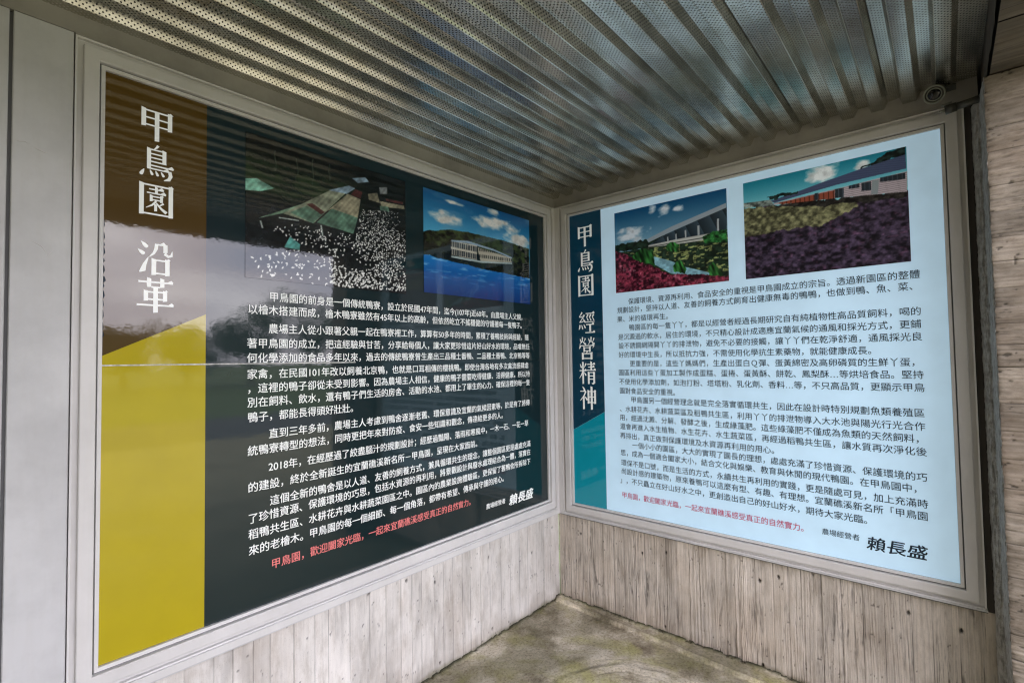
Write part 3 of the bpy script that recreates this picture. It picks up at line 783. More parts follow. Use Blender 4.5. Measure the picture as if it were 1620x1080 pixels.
for nm, cnt in (('DUCK1', 1250), ('DUCK2', 90), ('DUCK3', 110)):
    pts = [q for k_, q in PIC1 if k_ == nm][0]
    us_, vs_ = [q[0] for q in pts], [q[1] for q in pts]
    got = 0
    while got < cnt:
        x_, y_ = rs_d.uniform(min(us_), max(us_)), rs_d.uniform(min(vs_), max(vs_))
        if pip(x_, y_, pts) and (nm != 'DUCK1' or fbm(np.float64(x_ * 5), np.float64(y_ * 5), 7) > rs_d.uniform(.25, .6)):
            sz = .0030 + .0085 * max(0, (.62 - y_)) * (1 - .35 * x_); DUCKS.append((x_, y_, sz * rs_d.uniform(.8, 1.3), rs_d.uniform(0, 3.14))); got += 1
def pic1(U, V):
    C_ = np.zeros((*U.shape, 3)); C_[:] = (9, 14, 14)
    n1 = fbm(U * 9, V * 22, 1); n2 = np.clip((fbm(U * 30, V * 30, 19) - .5) * 2.4 + .5, 0, 1.1)
    C_ *= (.5 + n2[..., None])
    paint(C_, np.clip((V - .55) / .1, 0, 1) * np.clip((.93 - V) / .15, 0, 1) * np.clip((.75 - U) / .2, 0, 1), (32, 48, 26), .9)
    paint(C_, np.clip((n1 - .45) * 4, 0, 1) * (V > .5), (14, 20, 16), .7)
    paint(C_, (V < .55) * np.clip((fbm(U * 30, V * 30, 12) - .35) * 2, 0, 1), (40, 42, 48), .55)
    cl = dict(roof2=(104, 150, 132), palegreen=(108, 138, 114), greygreen=(112, 118, 100), lowgreen=(74, 102, 86), red=(66, 34, 32), beige=(122, 118, 98), blue=(112, 132, 146), grey=(100, 104, 104), teal=(92, 165, 158), post=(150, 160, 155))
    rough = fbm(U * 24, V * 24, 3)
    for k_, pts in PIC1:
        if k_.startswith('DUCK') or k_ == 'post': continue
        m_ = inside(U, V, pts).astype(float)
        cc = np.array(cl[k_], float) * (1 + .07 * np.sin((U * .86 - V * .5) * 260))[..., None] * (.45 + 1.1 * rough)[..., None]
        C_[:] = C_ * (1 - m_[..., None]) + cc * m_[..., None]
    for k_, pts in PIC1:
        if k_ == 'post': paint(C_, inside(U, V, pts).astype(float), cl['post'])
    # tree stems on the hillside
    for x_, a, b_ in ((.36, .75, .95), (.46, .82, .95), (.15, .78, .93), (.27, .8, .92)):
        paint(C_, (np.abs(U - x_ - .004 * np.sin(V * 40)) < .003) * ((V > a) & (V < b_)), (52, 62, 50), .7)
    du_ = U[1, 0] - U[0, 0]; dv_ = V[0, 1] - V[0, 0]
    for (x_, y_, sz, an) in DUCKS:
        i0, i1 = int((x_ - .02 - U[0, 0]) / du_), int((x_ + .02 - U[0, 0]) / du_) + 2
        j0, j1 = int((y_ - .02 - V[0, 0]) / dv_), int((y_ + .02 - V[0, 0]) / dv_) + 2
        i0, j0 = max(i0, 0), max(j0, 0)
        u_, v_ = U[i0:i1, j0:j1] - x_, (V[i0:i1, j0:j1] - y_) * .75
        if u_.size == 0: continue
        a_ = u_ * math.cos(an) + v_ * math.sin(an); c_ = -u_ * math.sin(an) + v_ * math.cos(an)
        k_ = ((a_ / sz) ** 2 + (c_ / (sz * .48)) ** 2 < 1).astype(float)[..., None]
        C_[i0:i1, j0:j1] = C_[i0:i1, j0:j1] * (1 - k_) + np.array((225, 226, 222)) * k_
    return C_
def pic2(U, V):
    C_ = np.zeros((*U.shape, 3))
    t_ = np.clip((V - .6) / .4, 0, 1)[..., None]
    C_[:] = np.array((70, 150, 185)) * (1 - t_) + np.array((8, 72, 120)) * t_
    paint(C_, np.clip((fbm(U * 5, V * 9, 60) - .5) * 3, 0, 1), (120, 150, 165), .5)
    i = 0
    for k_, pts in PIC2:
        if k_ == 'CLOUD': clouds(C_, U, V, pts, (205, 205, 198), 70 + i); i += 3
    low = (V < .36).astype(float)
    wv = fbm(U * 12, V * 48, 15)
    t_ = np.clip(V / .36, 0, 1)[..., None]
    wat = np.array((6, 45, 105)) * (1 - t_) + np.array((22, 105, 175)) * t_
    C_[:] = C_ * (1 - low[..., None]) + wat * low[..., None]
    paint(C_, low * np.clip((wv - .58) * 6, 0, 1) * np.clip((V - .10) * 5, 0, 1), (130, 180, 215), .7)
    cl = dict(hill=(24, 34, 20), build=(170, 165, 150), wing=(160, 155, 138), roof=(130, 150, 165), shore=(150, 165, 165))
    for k_, pts in PIC2:
        if k_ == 'CLOUD': continue
        m_ = inside(U, V, pts).astype(float)
        if k_ == 'hill':
            n_ = fbm(U * 26, V * 26, 33); cc = np.array((36, 44, 24)) * (.25 + 1.3 * np.clip((n_[..., None] - .5) * 2.4 + .5, 0, 1))
            dk = (V < .47 + .0 * U)[..., None]; cc = np.where(dk, cc * .5, cc)
            m_ = inside(U, V + .02 * (fbm(U * 30, V * 0, 8) - .5), pts).astype(float)
            C_[:] = C_ * (1 - m_[..., None]) + cc * m_[..., None]
        else: paint(C_, m_, cl[k_])
    b_ = [q for k_, q in PIC2 if k_ == 'build'][0]
    win = inside(U, V, b_) & ((np.mod(U * 62, 1) > .3)) & (np.mod(V * 12.8 + .05, 1) > .28)
    paint(C_, win.astype(float), (30, 38, 42))
    w_ = [q for k_, q in PIC2 if k_ == 'wing'][0]
    win = inside(U, V, w_) & (np.mod(U * 50, 1) > .4) & (np.mod(V * 14 - U * 1.2, 1) > .5)
    paint(C_, win.astype(float), (50, 50, 42))
    return C_
def pic3(U, V):
    C_ = np.zeros((*U.shape, 3))
    t_ = np.clip((V - .55) / .45, 0, 1)[..., None]
    C_[:] = np.array((110, 150, 170)) * (1 - t_) + np.array((8, 62, 100)) * t_
    i = 0
    for k_, pts in PIC3:
        if k_ == 'CLOUD': clouds(C_, U, V, pts, (190, 200, 208), 170 + i); i += 3
    paint(C_, (V < .5).astype(float), (30, 50, 28))
    nf = np.clip((fbm(U * 34, V * 30, 44) - .5) * 2.2 + .5, 0, 1.1); nb = vnoise(U * 30, V * 52, 46)
    for k_, pts in PIC3:
        if k_ == 'CLOUD': continue
        if k_ in ('tree', 'bush', 'grass', 'flowers'):
            m_ = inside(U + .02 * (fbm(U * 30, V * 30, 47) - .5), V + .04 * (fbm(U * 36, V * 10, 48) - .5), pts).astype(float)
        else: m_ = inside(U, V, pts).astype(float)
        if k_ == 'tree': cc = np.array((20, 34, 26)) * (.5 + nf[..., None])
        elif k_ == 'under': cc = np.array((38, 50, 58)) * (.7 + .6 * (np.mod(U * 9 + V * 3, 1)[..., None]))
        elif k_ == 'roof': cc = np.array((130, 142, 150)) * np.ones_like(C_)
        elif k_ == 'column': cc = np.array((150, 158, 160)) * np.ones_like(C_)
        elif k_ == 'deck': cc = np.array((138, 140, 136)) * (.6 + .6 * (np.mod(V * 24, 1) > .3))[..., None]
        elif k_ == 'pond':
            cc = np.array((26, 40, 30)) * (.6 + .8 * nf[..., None])
            lp = ((nb > .60) & (vnoise(U * 60, V * 110, 49) > .35))[..., None]
            cc = np.where(lp, np.array((122, 132, 82)) * (.6 + .6 * nf[..., None]), cc)
        elif k_ == 'water': cc = np.array((120, 165, 180)) * (.8 + .3 * nf[..., None])
        elif k_ == 'bush': cc = np.array((34, 84, 40)) * (.3 + 1.2 * nf[..., None])
        elif k_ == 'grass': cc = np.array((40, 92, 42)) * (.15 + 1.5 * vnoise(U * 60 + V * 14, V * 12, 50)[..., None])
        else: q_ = np.clip((fbm(U * 42, V * 36, 51) - .5) * 2.6 + .5, 0, 1.2)[..., None]; cc = np.array((34, 8, 18)) * (1 - q_) + np.array((128, 48, 68)) * q_ + 55 * np.clip((vnoise(U * 60, V * 52, 53) - .72) * 4, 0, 1)[..., None]
        C_[:] = C_ * (1 - m_[..., None]) + cc * m_[..., None]
    return C_
def pic4(U, V):
    C_ = np.zeros((*U.shape, 3))
    t_ = np.clip((V - .7) / .3, 0, 1)[..., None]
    C_[:] = np.array((120, 185, 195)) * (1 - t_) + np.array((20, 110, 130)) * t_
    i = 0
    for k_, pts in PIC4:
        if k_ == 'CLOUD': clouds(C_, U, V, pts, (215, 222, 222), 270 + i); i += 3
    nf = np.clip((fbm(U * 36, V * 34, 64) - .5) * 2.4 + .5, 0, 1.15); nc = vnoise(U * 26, V * 28, 65)
    low = (V < .62) | ((V < .72) & (U < .2))
    purple = np.array((15, 13, 18)) + np.array((46, 38, 50)) * (1.1 * nf[..., None] + .5 * (nc[..., None] ** 3)) + np.array((28, 14, 20)) * np.clip((vnoise(U * 44, V * 46, 66) - .7) * 4, 0, 1)[..., None]
    C_[:] = np.where(low[..., None], purple, C_)
    for k_, pts in PIC4:
        if k_ == 'CLOUD': continue
        if k_ in ('field', 'hedge', 'hill', 'tree'): m_ = inside(U, V + .06 * (fbm(U * 26, V * 20, 68) - .5), pts).astype(float)
        else: m_ = inside(U, V, pts).astype(float)
        if k_ == 'hill' or k_ == 'tree': cc = np.array((22, 34, 32)) * (.5 + nf[..., None])
        elif k_ == 'field': cc = np.array((104, 104, 76)) * (.5 + .75 * nf[..., None])
        elif k_ == 'hedge': cc = np.array((34, 32, 30)) * (.4 + 1.2 * nf[..., None])
        elif k_ == 'far': cc = np.array((90, 100, 96)) * (.5 + nf[..., None])
        elif k_ == 'wall': cc = np.array((150, 140, 144)) * (.8 + .3 * (np.mod(V * 60 + U * 2, 1) > .4))[..., None]
        elif k_ == 'brick': cc = np.array((104, 54, 40)) * (.7 + .5 * (np.mod(U * 34, 1) > .25))[..., None]
        elif k_ == 'roof': cc = np.array((62, 72, 98)) * (.85 + .25 * np.mod(U * 30 + V * 60, 1))[..., None]
        elif k_ == 'dark': cc = np.array((34, 40, 46)) * (1 + .9 * (np.mod(U * 40, 1) > .85))[..., None]
        else: cc = np.array((120, 130, 132)) * np.ones_like(C_)
        C_[:] = C_ * (1 - m_[..., None]) + cc * m_[..., None]
    ve = np.interp(U, [0, .2, .4, .65, 1], [.44, .47, .50, .585, .60])
    return C_

# ---- dark board on the left wall
bl = empty('notice_board', (-1.2, 0, .6))
tag(bl, 'wide dark green notice board with brown and olive stripe and white text', 'notice board')
uL0, uL1, vL0, vL1 = -2.281, -.112, .630, 2.384
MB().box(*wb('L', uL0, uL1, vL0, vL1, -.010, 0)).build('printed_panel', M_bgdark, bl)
poly('L', [(uL0, 1.527), (-2.006, 1.666), (-2.006, vL1 - .0005), (uL0, vL1 - .0005)], .0010, M_brown, 'title_stripe', bl)
poly('L', [(uL0, vL0 + .0005), (-2.006, vL0 + .0005), (-2.006, 1.6655), (uL0, 1.5265)], .0010, M_olive, 'title_stripe_lower_part', bl)
frame('L', uL0, uL1, vL0, vL1, bl)
for ch, vc in zip('甲鳥園沿革', (2.262, 2.143, 2.022, 1.836, 1.717)): title('L', ch, -2.149, vc, .098, .104, M_white, bl)
TL = [('甲鳥園的前身是一個傳統鴨寮，設立於民國47年間，迄今(107年)近60年。由農場主人父親，', -1.779, -.336, 1.743, 1),
 ('以檜木搭建而成，檜木鴨寮雖然有45年以上的高齡，但依然屹立不搖穩健的守護著每一隻鴨子。', -1.855, -.3646, 1.693, 1),
 ('農場主人從小跟著父親一起在鴨寮裡工作，算算有50多年的時間，累積了養鴨技術與經驗，隨', -1.7815, -.2882, 1.625, 0),
 ('著甲鳥園的成立，把這經驗與甘苦，分享給每個人，讓大家更珍惜這片好山好水的環境，品嚐無任', -1.8565, -.288, 1.570, 0),
 ('何化學添加的食品多年以來，過去的傳統鴨寮曾生產出三品種土番鴨、二品種土番鴨、北京鴨等等', -1.8565, -.289, 1.517, 0),
 ('家禽，在民國101年改以飼養北京鴨，也就是口耳相傳的櫻桃鴨。即使台灣各地有多次禽流感肆虐', -1.8563, -.290, 1.459, 0),
 ('，這裡的鴨子卻從未受到影響。因為農場主人相信，健康的鴨子需要吃得健康、活得健康，所以特', -1.8561, -.289, 1.408, 0),
 ('別在飼料、飲水，還有鴨子們生活的房舍、活動的水池、都用上了畢生的心力、確保這裡的每一隻', -1.855, -.290, 1.358, 0),
 ('鴨子，都能長得頭好壯壯。', -1.854, -1.4476, 1.305, 0),
 ('直到三年多前，農場主人考慮到鴨舍逐漸老舊、環保意識及宜蘭的氣候因素等，於是有了將傳', -1.78, -.295, 1.239, 0),
 ('統鴨寮轉型的想法，同時更把年來對防疫、食安一些知識和觀念，傳達給更多的人。', -1.8537, -.5496, 1.186, 1),
 ('2018年，在經歷過了絞盡腦汁的規劃設計；經歷過豔陽、落雨和寒風中，一木一石、一花一草', -1.7886, -.296, 1.119, 0),
 ('的建設，終於全新誕生的宜蘭礁溪新名所－甲鳥園，呈現在大家面前。', -1.8522, -.7556, 1.057, 1),
 ('這個全新的鴨舍是以人道、友善的飼養方式，兼具循環共生的理念，讓整個園區更是處處充滿', -1.7763, -.294, .996, 0),
 ('了珍惜資源、保護環境的巧思，包括水資源的再利用，將景觀設計與廢水處理結合為一體，落實在', -1.852, -.2955, .947, 0),
 ('稻鴨共生區、水耕花卉與水耕蔬菜園區之中。園區內的農業設施體驗區，更保留了舊鴨舍所拆除下', -1.8505, -.297, .892, 0),
 ('來的老檜木。甲鳥園的每一個細節、每一個角落，都帶有希望、傳承與守護的用心。', -1.849, -.5497, .836, 1)]
for s, a, c, v, tr_ in TL: text('L', s, a, c, v, .0385, M_white, bl, offset=.009, trail=tr_)
text('L', '甲鳥園，歡迎闔家光臨，一起來宜蘭礁溪感受真正的自然實力。', -1.7713, -.8078, .765, .0385, M_red, bl, offset=.008, trail=1)
text('L', '農場經營者', -.646, -.5215, .711, .030, M_white, bl, 'signature_caption', .012)
text('L', '賴長盛', -.442, -.298, .703, .062, M_white, bl, 'signature', .028, shear=.18)
photo_mesh('L', 'printed_photo', -1.881, -1.1745, 1.806, 2.335, pic1, 300, 230, M_photoL, bl)
photo_mesh('L', 'printed_photo', -1.069, -.255, 1.826, 2.336, pic2, 270, 200, M_photoL, bl)

m, n, b = newmat('film_seam_glint'); M_seam_glint = m
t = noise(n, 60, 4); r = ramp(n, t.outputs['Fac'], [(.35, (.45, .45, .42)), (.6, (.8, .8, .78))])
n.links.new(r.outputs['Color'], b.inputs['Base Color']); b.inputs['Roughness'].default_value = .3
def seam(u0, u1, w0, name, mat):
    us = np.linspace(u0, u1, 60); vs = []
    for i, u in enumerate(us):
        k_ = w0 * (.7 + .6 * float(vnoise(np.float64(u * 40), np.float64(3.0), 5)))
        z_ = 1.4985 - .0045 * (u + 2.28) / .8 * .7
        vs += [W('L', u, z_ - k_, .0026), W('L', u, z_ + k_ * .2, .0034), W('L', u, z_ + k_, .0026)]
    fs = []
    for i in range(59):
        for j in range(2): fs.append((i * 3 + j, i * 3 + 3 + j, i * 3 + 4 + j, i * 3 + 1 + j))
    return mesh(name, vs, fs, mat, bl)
seam(uL0 + .001, -1.44, .0021, 'film_seam', M_seam_glint)  # pale colour paints in the light this stretch of seam catches
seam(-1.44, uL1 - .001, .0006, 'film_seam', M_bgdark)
# curled, chipped edge of the brown film beside the left frame bar
rr_ = random.Random(9); vs, fs = [], []
zz_ = 1.58
while zz_ < 1.93:
    l_ = rr_.uniform(.01, .03); w_ = rr_.uniform(.002, .007); b0 = len(vs)
    vs += [W('L', uL0 + .001, zz_, .002), W('L', uL0 + .001 + w_, zz_ + l_ * .4, .004), W('L', uL0 + .001 + w_ * .5, zz_ + l_, .003), W('L', uL0 + .001, zz_ + l_, .002)]
    fs.append((b0, b0 + 1, b0 + 2, b0 + 3)); zz_ += l_ + rr_.uniform(0, .012)
mesh('curled_film_edge', vs, fs, M_ink, bl)

# ---- pale board on the right wall
br = empty('notice_board', (0, -1.0, .6))
tag(br, 'pale blue notice board with dark text and a navy and teal stripe', 'notice board')
uR0, uR1, vR0, vR1 = .125, 1.8986, .608, 2.386
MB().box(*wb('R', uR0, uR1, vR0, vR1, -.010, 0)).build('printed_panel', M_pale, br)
poly('R', [(uR0, 1.0555), (.3495, 1.178), (.3495, vR1 - .0005), (uR0, vR1 - .0005)], .0010, M_navy, 'title_stripe', br)
poly('R', [(uR0, vR0 + .0005), (.3495, vR0 + .0005), (.3495, 1.1775), (uR0, 1.055)], .0010, M_teal, 'title_stripe_lower_part', br)
frame('R', uR0, uR1, vR0, vR1, br)
for ch, vc in zip('甲鳥園經營精神', (2.245, 2.091, 1.941, 1.711, 1.558, 1.406, 1.255)): title('R', ch, .236, vc, .118, .132, M_white, br)
TR = [('保護環境、資源再利用、食品安全的重視是甲鳥園成立的宗旨。透過新園區的整體', .5366, 1.8013, 1.817, 0),
 ('規劃設計，堅持以人道、友善的飼養方式飼育出健康無毒的鴨鴨，也做到鴨、魚、菜、', .4644, 1.7624, 1.770, 1),
 ('果、米的循環再生。', .4631, .7229, 1.718, 1),
 ('鴨園區的每一隻丫丫，都是以經營者經過長期研究自有純植物性高品質飼料，喝的', .5367, 1.7998, 1.667, 0),
 ('是沉澱過的軟水，居住的環境，不只精心設計成適應宜蘭氣候的通風和採光方式，更鋪', .467, 1.7981, 1.615, 0),
 ('設不銹鋼網隔開丫丫的排泄物，避免不必要的接觸，讓丫丫們在乾淨舒適，通風採光良', .468, 1.7996, 1.564, 0),
 ('好的環境中生長，所以抵抗力強，不需使用化學抗生素藥物，就能健康成長。', .467, 1.6165, 1.512, 1),
 ('更重要的是，這些丫媽媽們，生產出蛋白Ｑ彈、蛋黃綿密及高卵磷質的生鮮丫蛋，', .5363, 1.7587, 1.461, 1),
 ('園區利用這些丫蛋加工製作成蛋糕、蛋捲、蛋黃酥、餅乾、鳳梨酥…等烘培食品。堅持', .4643, 1.7989, 1.410, 0),
 ('不使用化學添加劑，如泡打粉、塔塔粉、乳化劑、香料…等，不只高品質，更顯示甲鳥', .4668, 1.8004, 1.358, 0),
 ('園對食品安全的重視。', .4682, .752, 1.3055, 1),
 ('甲鳥園另一個經營理念就是完全落實循環共生，因此在設計時特別規劃魚類養殖區', .5385, 1.797, 1.256, 0),
 ('、水耕花卉、水耕蔬菜區及稻鴨共生區，利用丫丫的排泄物導入大水池與陽光行光合作', .4665, 1.7971, 1.202, 0),
 ('用，經過沈澱、分解、發酵之後，生成綠藻肥。這些綠藻肥不僅成為魚類的天然飼料，', .4655, 1.7614, 1.152, 1),
 ('還會再進入水生植物、水生花卉、水生蔬菜區，再經過稻鴨共生區，讓水質再次淨化後', .4667, 1.7981, 1.1015, 0),
 ('再排出，真正做到保護環境及水資源再利用的用心。', .4654, 1.2274, 1.049, 1),
 ('一個小小的園區，大大的實現了園長的理想，處處充滿了珍惜資源、保護環境的巧', .5407, 1.7965, 1.000, 0),
 ('思，成為一個適合闔家大小，結合文化與娛樂、教育與休閒的現代鴨園。在甲鳥園中，', .4654, 1.7482, .951, 1),
 ('環保不是口號，而是生活的方式，永續共生再利用的實踐，更是隨處可見，加上充滿時', .4679, 1.7954, .894, 0),
 ('尚設計感的建築物，原來養鴨可以這麼有型、有趣、有理想。宜蘭礁溪新名所「甲鳥園', .4667, 1.7937, .8455, 0),
 ('」，不只矗立在好山好水之中，更創造出自己的好山好水，期待大家光臨。', .4588, 1.5789, .793, 1)]
for s, a, c, v, tr_ in TR: text('R', s, a, c, v, .0375, M_ink, br, offset=.004, trail=tr_)
text('R', '甲鳥園，歡迎闔家光臨，一起來宜蘭礁溪感受真正的自然實力。', .467, 1.3411, .710, .0365, M_crim, br, offset=.004, trail=1)
text('R', '農場經營者', 1.4554, 1.5675, .712, .029, M_ink, br, 'signature_caption', .004)
text('R', '賴長盛', 1.6358, 1.7697, .698, .060, M_ink, br, 'signature', .018, shear=.12)
photo_mesh('R', 'printed_photo', .4425, 1.078, 1.8725, 2.3417, pic3, 300, 230, M_photoR, br)
photo_mesh('R', 'printed_photo', 1.1577, 1.792, 1.871, 2.3455, pic4, 320, 240, M_photoR, br)

# ------------------------------------------------------------------ trim: fascias, sills, corner post, cladding
fa = empty('wall_fascia', (-1.5, 0, 2.46))
tag(fa, 'grey metal fascia above the dark green board, below the ribbed ceiling', 'fascia')
MB().box(*wb('L', -5.2, -.0145, 2.4625, 2.573, .0, .0145)).build('fascia_panel', M_fascia, fa)
MB().box(*wb('L', -2.352, -.0195, 2.4575, 2.4622, .0, .019)).build('bottom_bead', M_fascia, fa)
fb = empty('wall_fascia', (0, -1.0, 2.46))
tag(fb, 'grey metal fascia above the pale blue board, where the ceiling ribs end', 'fascia')
MB().box(*wb('R', .0, 2.012, 2.4650, 2.573, .0, .0145)).build('fascia_panel', M_fascia, fb)
MB().box(*wb('R', .020, 1.972, 2.4605, 2.4647, .0, .019)).build('bottom_bead', M_fascia, fb)
sa = empty('window_sill', (-1.2, 0, .54))
tag(sa, 'pale metal sill strip along the bottom of the dark green board', 'sill')
MB().box(*wb('L', -2.352, -.024, .5350, .5585, .0, .026)).build('sill_face', M_frame, sa)
MB().box(*wb('L', -2.352, -.024, .5285, .5345, .0, .021)).build('drip_edge', M_clad, sa)
sb_ = empty('window_sill', (0, -1.0, .53))
tag(sb_, 'pale metal sill strip along the bottom of the pale blue board', 'sill')
MB().box(*wb('R', .024, 1.972, .5300, .5365, .0, .024)).build('drip_edge', M_clad, sb_)
MB().box(*wb('R', .024, 1.972, .5250, .5296, .0, .019)).build('sealant_line', M_groove, sb_)
cp = empty('corner_post', (0, 0, .53))
tag(cp, 'slim grey metal corner post between the two notice boards', 'post')
MB().box(-.0385, -.0005, -.0215, -.0005, .5285, 2.4570).build('post_leaf', M_frame, cp)
MB().box(-.0215, -.0005, -.0515, -.0225, .5285, 2.4570).build('post_leaf', M_frame, cp)
cc_ = empty('wall_cladding', (-2.42, 0, 0))
tag(cc_, 'wide grey metal cladding at the left edge, left of the dark board', 'cladding')
def clad(u0, u1, v0, v1):
    mb = MB()
    for (a, h) in ((0, .019),):
        c_ = .002
        vs = [W('L', u0, v0, 0), W('L', u1, v0, 0), W('L', u1, v1, 0), W('L', u0, v1, 0), W('L', u0, v0, h - c_), W('L', u1, v0, h - c_), W('L', u1, v1, h - c_), W('L', u0, v1, h - c_),
              W('L', u0 + c_, v0 + c_, h), W('L', u1 - c_, v0 + c_, h), W('L', u1 - c_, v1 - c_, h), W('L', u0 + c_, v1 - c_, h)]
        fs = [(8, 9, 10, 11)] + [(i, (i + 1) % 4, 4 + (i + 1) % 4, 4 + i) for i in range(4)] + [(4 + i, 4 + (i + 1) % 4, 8 + (i + 1) % 4, 8 + i) for i in range(4)]
        mb.add(vs, fs)
    return mb.build('cladding_panel', M_clad, cc_)
clad(-2.4785, -2.3545, -.05, 2.460)
clad(-3.1, -2.4865, -.05, 2.460)
clad(-3.9, -3.108, -.05, 2.460)
def wrinkle(pts_, w0):
    # raised wrinkle in the paint, traced as a thin ridge
    vs, fs = [], []
    for i, (px_, pz_) in enumerate(pts_):
        k_ = w0 * (1 - abs(2 * i / (len(pts_) - 1) - 1) * .7)
        vs += [W('L', px_, pz_ - k_, .0190), W('L', px_, pz_, .0190 + k_ * 1.1), W('L', px_ + k_ * .3, pz_ + k_, .0190)]
    for i in range(len(pts_) - 1):
        for j in range(2): fs.append((i * 3 + j, i * 3 + 3 + j, i * 3 + 4 + j, i * 3 + 1 + j))
    mesh('paint_wrinkle', vs, fs, M_frame, cc_)
wrinkle([(-2.474, 2.108), (-2.462, 2.106), (-2.452, 2.109), (-2.444, 2.104)], .0011)
wrinkle([(-2.436, 2.098), (-2.424, 2.094), (-2.412, 2.090), (-2.405, 2.091)], .0013)
wrinkle([(-2.440, 1.842), (-2.428, 1.836), (-2.416, 1.828), (-2.408, 1.815), (-2.405, 1.800)], .0013)
wrinkle([(-2.405, 1.800), (-2.399, 1.812), (-2.391, 1.824)], .0010)
MB().box(*wb('L', -3.9, -2.3525, -.05, 2.46, -.008, .003)).build('backing_rail', M_groove, cc_)

# end trim right of the pale board, coloured dark as the shaded recess
M_trim = metal_mat('recess_shade_trim', (.07, .06, .055), .6, .2)
et = empty('edge_trim', (0, -1.98, 0))
tag(et, 'narrow trim coloured dark as the shaded recess between the pale blue board and the pillar', 'trim')
MB().box(*wb('R', 1.9725, 1.9895, .525, 2.459, -.008, .004)).build('trim_strip', M_trim, et)

# ------------------------------------------------------------------ round security camera and conduit under the ceiling
m, n, b = newmat('camera_housing'); M_cam = m
t = noise(n, 40, 3); r = ramp(n, t.outputs['Fac'], [(.3, (.04, .04, .034)), (.7, (.07, .07, .055))])
n.links.new(r.outputs['Color'], b.inputs['Base Color']); b.inputs['Roughness'].default_value = .4
m, n, b = newmat('camera_ring'); M_ring = m
t = noise(n, 40, 3); r = ramp(n, t.outputs['Fac'], [(.3, (.16, .17, .14)), (.7, (.22, .23, .19))])
n.links.new(r.outputs['Color'], b.inputs['Base Color']); b.inputs['Roughness'].default_value = .35
m, n, b = newmat('camera_lens_glass'); M_lens = m
t = noise(n, 10, 2); r = ramp(n, t.outputs['Fac'], [(.3, (.004, .004, .005)), (.7, (.008, .008, .009))])
n.links.new(r.outputs['Color'], b.inputs['Base Color']); b.inputs['Roughness'].default_value = .05
sc_ = empty('security_camera', (-.13, -1.885, 2.48))
tag(sc_, 'small round dark security camera at the top right corner under the ceiling', 'camera')
c0 = Vector((-.165, -1.886, 2.464)); ax = Vector((-.86, .10, -.42)).normalized()
MB().tube(c0 - ax * .070, c0, .030, .032, 32).build('housing', M_cam, sc_, True)
MB().ring(c0, ax, .0305, .0028).build('outer_ring', M_ring, sc_, True)
MB().ring(c0 + ax * .002, ax, .0215, .0016).build('inner_ring', M_ring, sc_, True)
MB().tube(c0 + ax * .001, c0 + ax * .004, .020, .018, 28).build('lens', M_lens, sc_, True)
MB().tube(c0 - ax * .050 + Vector((0, -.01, .0)), (-.075, -1.915, 2.512), .010, .010, 12).box(-.10, -.05, -1.95, -1.89, 2.506, 2.512).build('bracket', M_cam, sc_)
cd_ = empty('conduit_pipe', (-.09, -1.95, 2.42))
tag(cd_, 'short horizontal grey conduit pipe below the security camera, ending at the pillar', 'pipe')
MB().tube((-.10, -1.915, 2.417), (-.10, -1.948, 2.421), .0165, .0165, 16).build('coupling', M_cam, cd_, True)
MB().tube((-.10, -1.949, 2.421), (-.10, -2.03, 2.431), .0135, .0135, 16).build('tube', M_cam, cd_, True)
MB().tube((-.112, -1.899, 2.411), (-.112, -1.914, 2.413), .0045, .0055, 10).build('screw_tip', M_ring, cd_, True)
MB().tube((-.10, -1.905, 2.437), (-.10, -1.935, 2.441), .0045, .0045, 10).build('clip', M_ring, cd_, True)

# thin bead of dead cable along the right fascia
cu = [(-.022, -1.84 + .12 * i * .92, 2.4665 + .0015 * math.sin(i * 1.7)) for i in range(16)]
mb = MB()
for a, c in zip(cu[:-1], cu[1:]): mb.tube(a, c, .0018, .0018, 6, False)
tag(mb.build('thin_cable', M_fascia), 'thin painted cable running along the fascia above the pale board', 'cable')

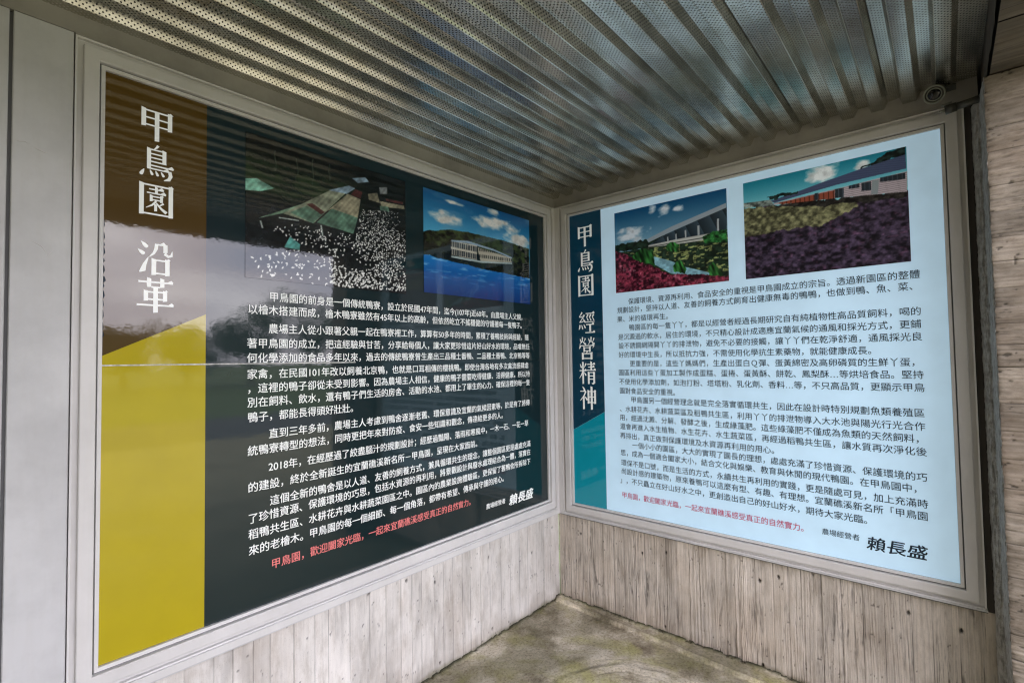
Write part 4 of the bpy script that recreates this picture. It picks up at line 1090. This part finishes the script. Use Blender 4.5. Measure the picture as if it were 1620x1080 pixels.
# ------------------------------------------------------------------ things across the road, seen mirrored in the dark board
def leafmat(name, a, b_):
    m, n, b = newmat(name)
    t = noise(n, 1.6, 4); r = ramp(n, t.outputs['Fac'], [(.35, a), (.65, b_)])
    n.links.new(r.outputs['Color'], b.inputs['Base Color']); b.inputs['Roughness'].default_value = .7
    return m
M_leaf = leafmat('leaf_green', (.018, .035, .010), (.05, .085, .02))
M_bark = leafmat('tree_bark', (.06, .045, .03), (.12, .09, .06))
def tree(x, y, H, R, label, seed):
    r = random.Random(seed)
    e_ = empty('tree', (x, y, -.05)); tag(e_, label, 'tree', 'trees beyond the road')
    tb = MB(); tb.tube((x, y, -.1), (x + .1, y, H * .55), .16, .09, 9)
    for k in range(6):
        a = r.uniform(0, 6.28); tb.tube((x + .08, y, H * r.uniform(.25, .5)), (x + R * .6 * math.cos(a), y + R * .6 * math.sin(a), H * r.uniform(.6, .85)), .05, .02, 6)
    tb.build('trunk', M_bark, e_)
    cl_ = [(x + r.gauss(0, R * .42), y + r.gauss(0, R * .42), H * r.uniform(.35, .92), r.uniform(.25, .5) * R) for _ in range(26)]
    vs, fs = [], []
    for cx_, cy_, cz_, cr in cl_:
        for _ in range(110):
            d = Vector((r.gauss(0, 1), r.gauss(0, 1), r.gauss(0, .8))).normalized() * cr * r.uniform(.5, 1.05)
            p_ = Vector((cx_, cy_, cz_)) + d
            a = Vector((r.gauss(0, 1), r.gauss(0, 1), r.gauss(0, 1))).normalized() * .13
            c_ = a.orthogonal().normalized() * .07
            b0 = len(vs); vs += [p_ - a, p_ + c_, p_ + a, p_ - c_]; fs.append((b0, b0 + 1, b0 + 2, b0 + 3))
    mesh('crown', vs, fs, M_leaf, e_)
specs = [(-4, -33, 3.4, 1.9), (0.5, -36, 3.7, 2.0), (4.5, -34, 3.5, 1.8), (8, -35, 4.0, 2.2), (11.5, -34, 5.4, 2.5), (15, -33, 6.2, 2.8), (19, -34, 5.8, 2.6), (24, -34, 6.4, 2.8), (-9, -34, 4.5, 2.4), (-15, -34, 4.8, 2.5), (30, -35, 6.5, 3)]
LAB = ['lowest leafy green tree beyond the road, mirrored at the far left', 'pale rounded tree beyond the road mirrored behind the brown stripe', 'broad low tree beyond the road mirrored beside the title characters', 'low bushy tree beyond the road mirrored left of the duck picture', 'taller round tree beyond the road mirrored below the duck picture', 'tall spreading tree beyond the road mirrored under the first text lines', 'second tall tree beyond the road, hidden behind the pillar reflection', 'widest tall tree beyond the road, right of the pillar', 'bushy tree beyond the road, left of the lowest tree', 'outermost bushy tree beyond the road at the left end of the row', 'tallest tree beyond the road at the right end of the row']
for i, (x_, y_, H, R) in enumerate(specs):
    tree(x_, y_, H, R, LAB[i], 100 + i)
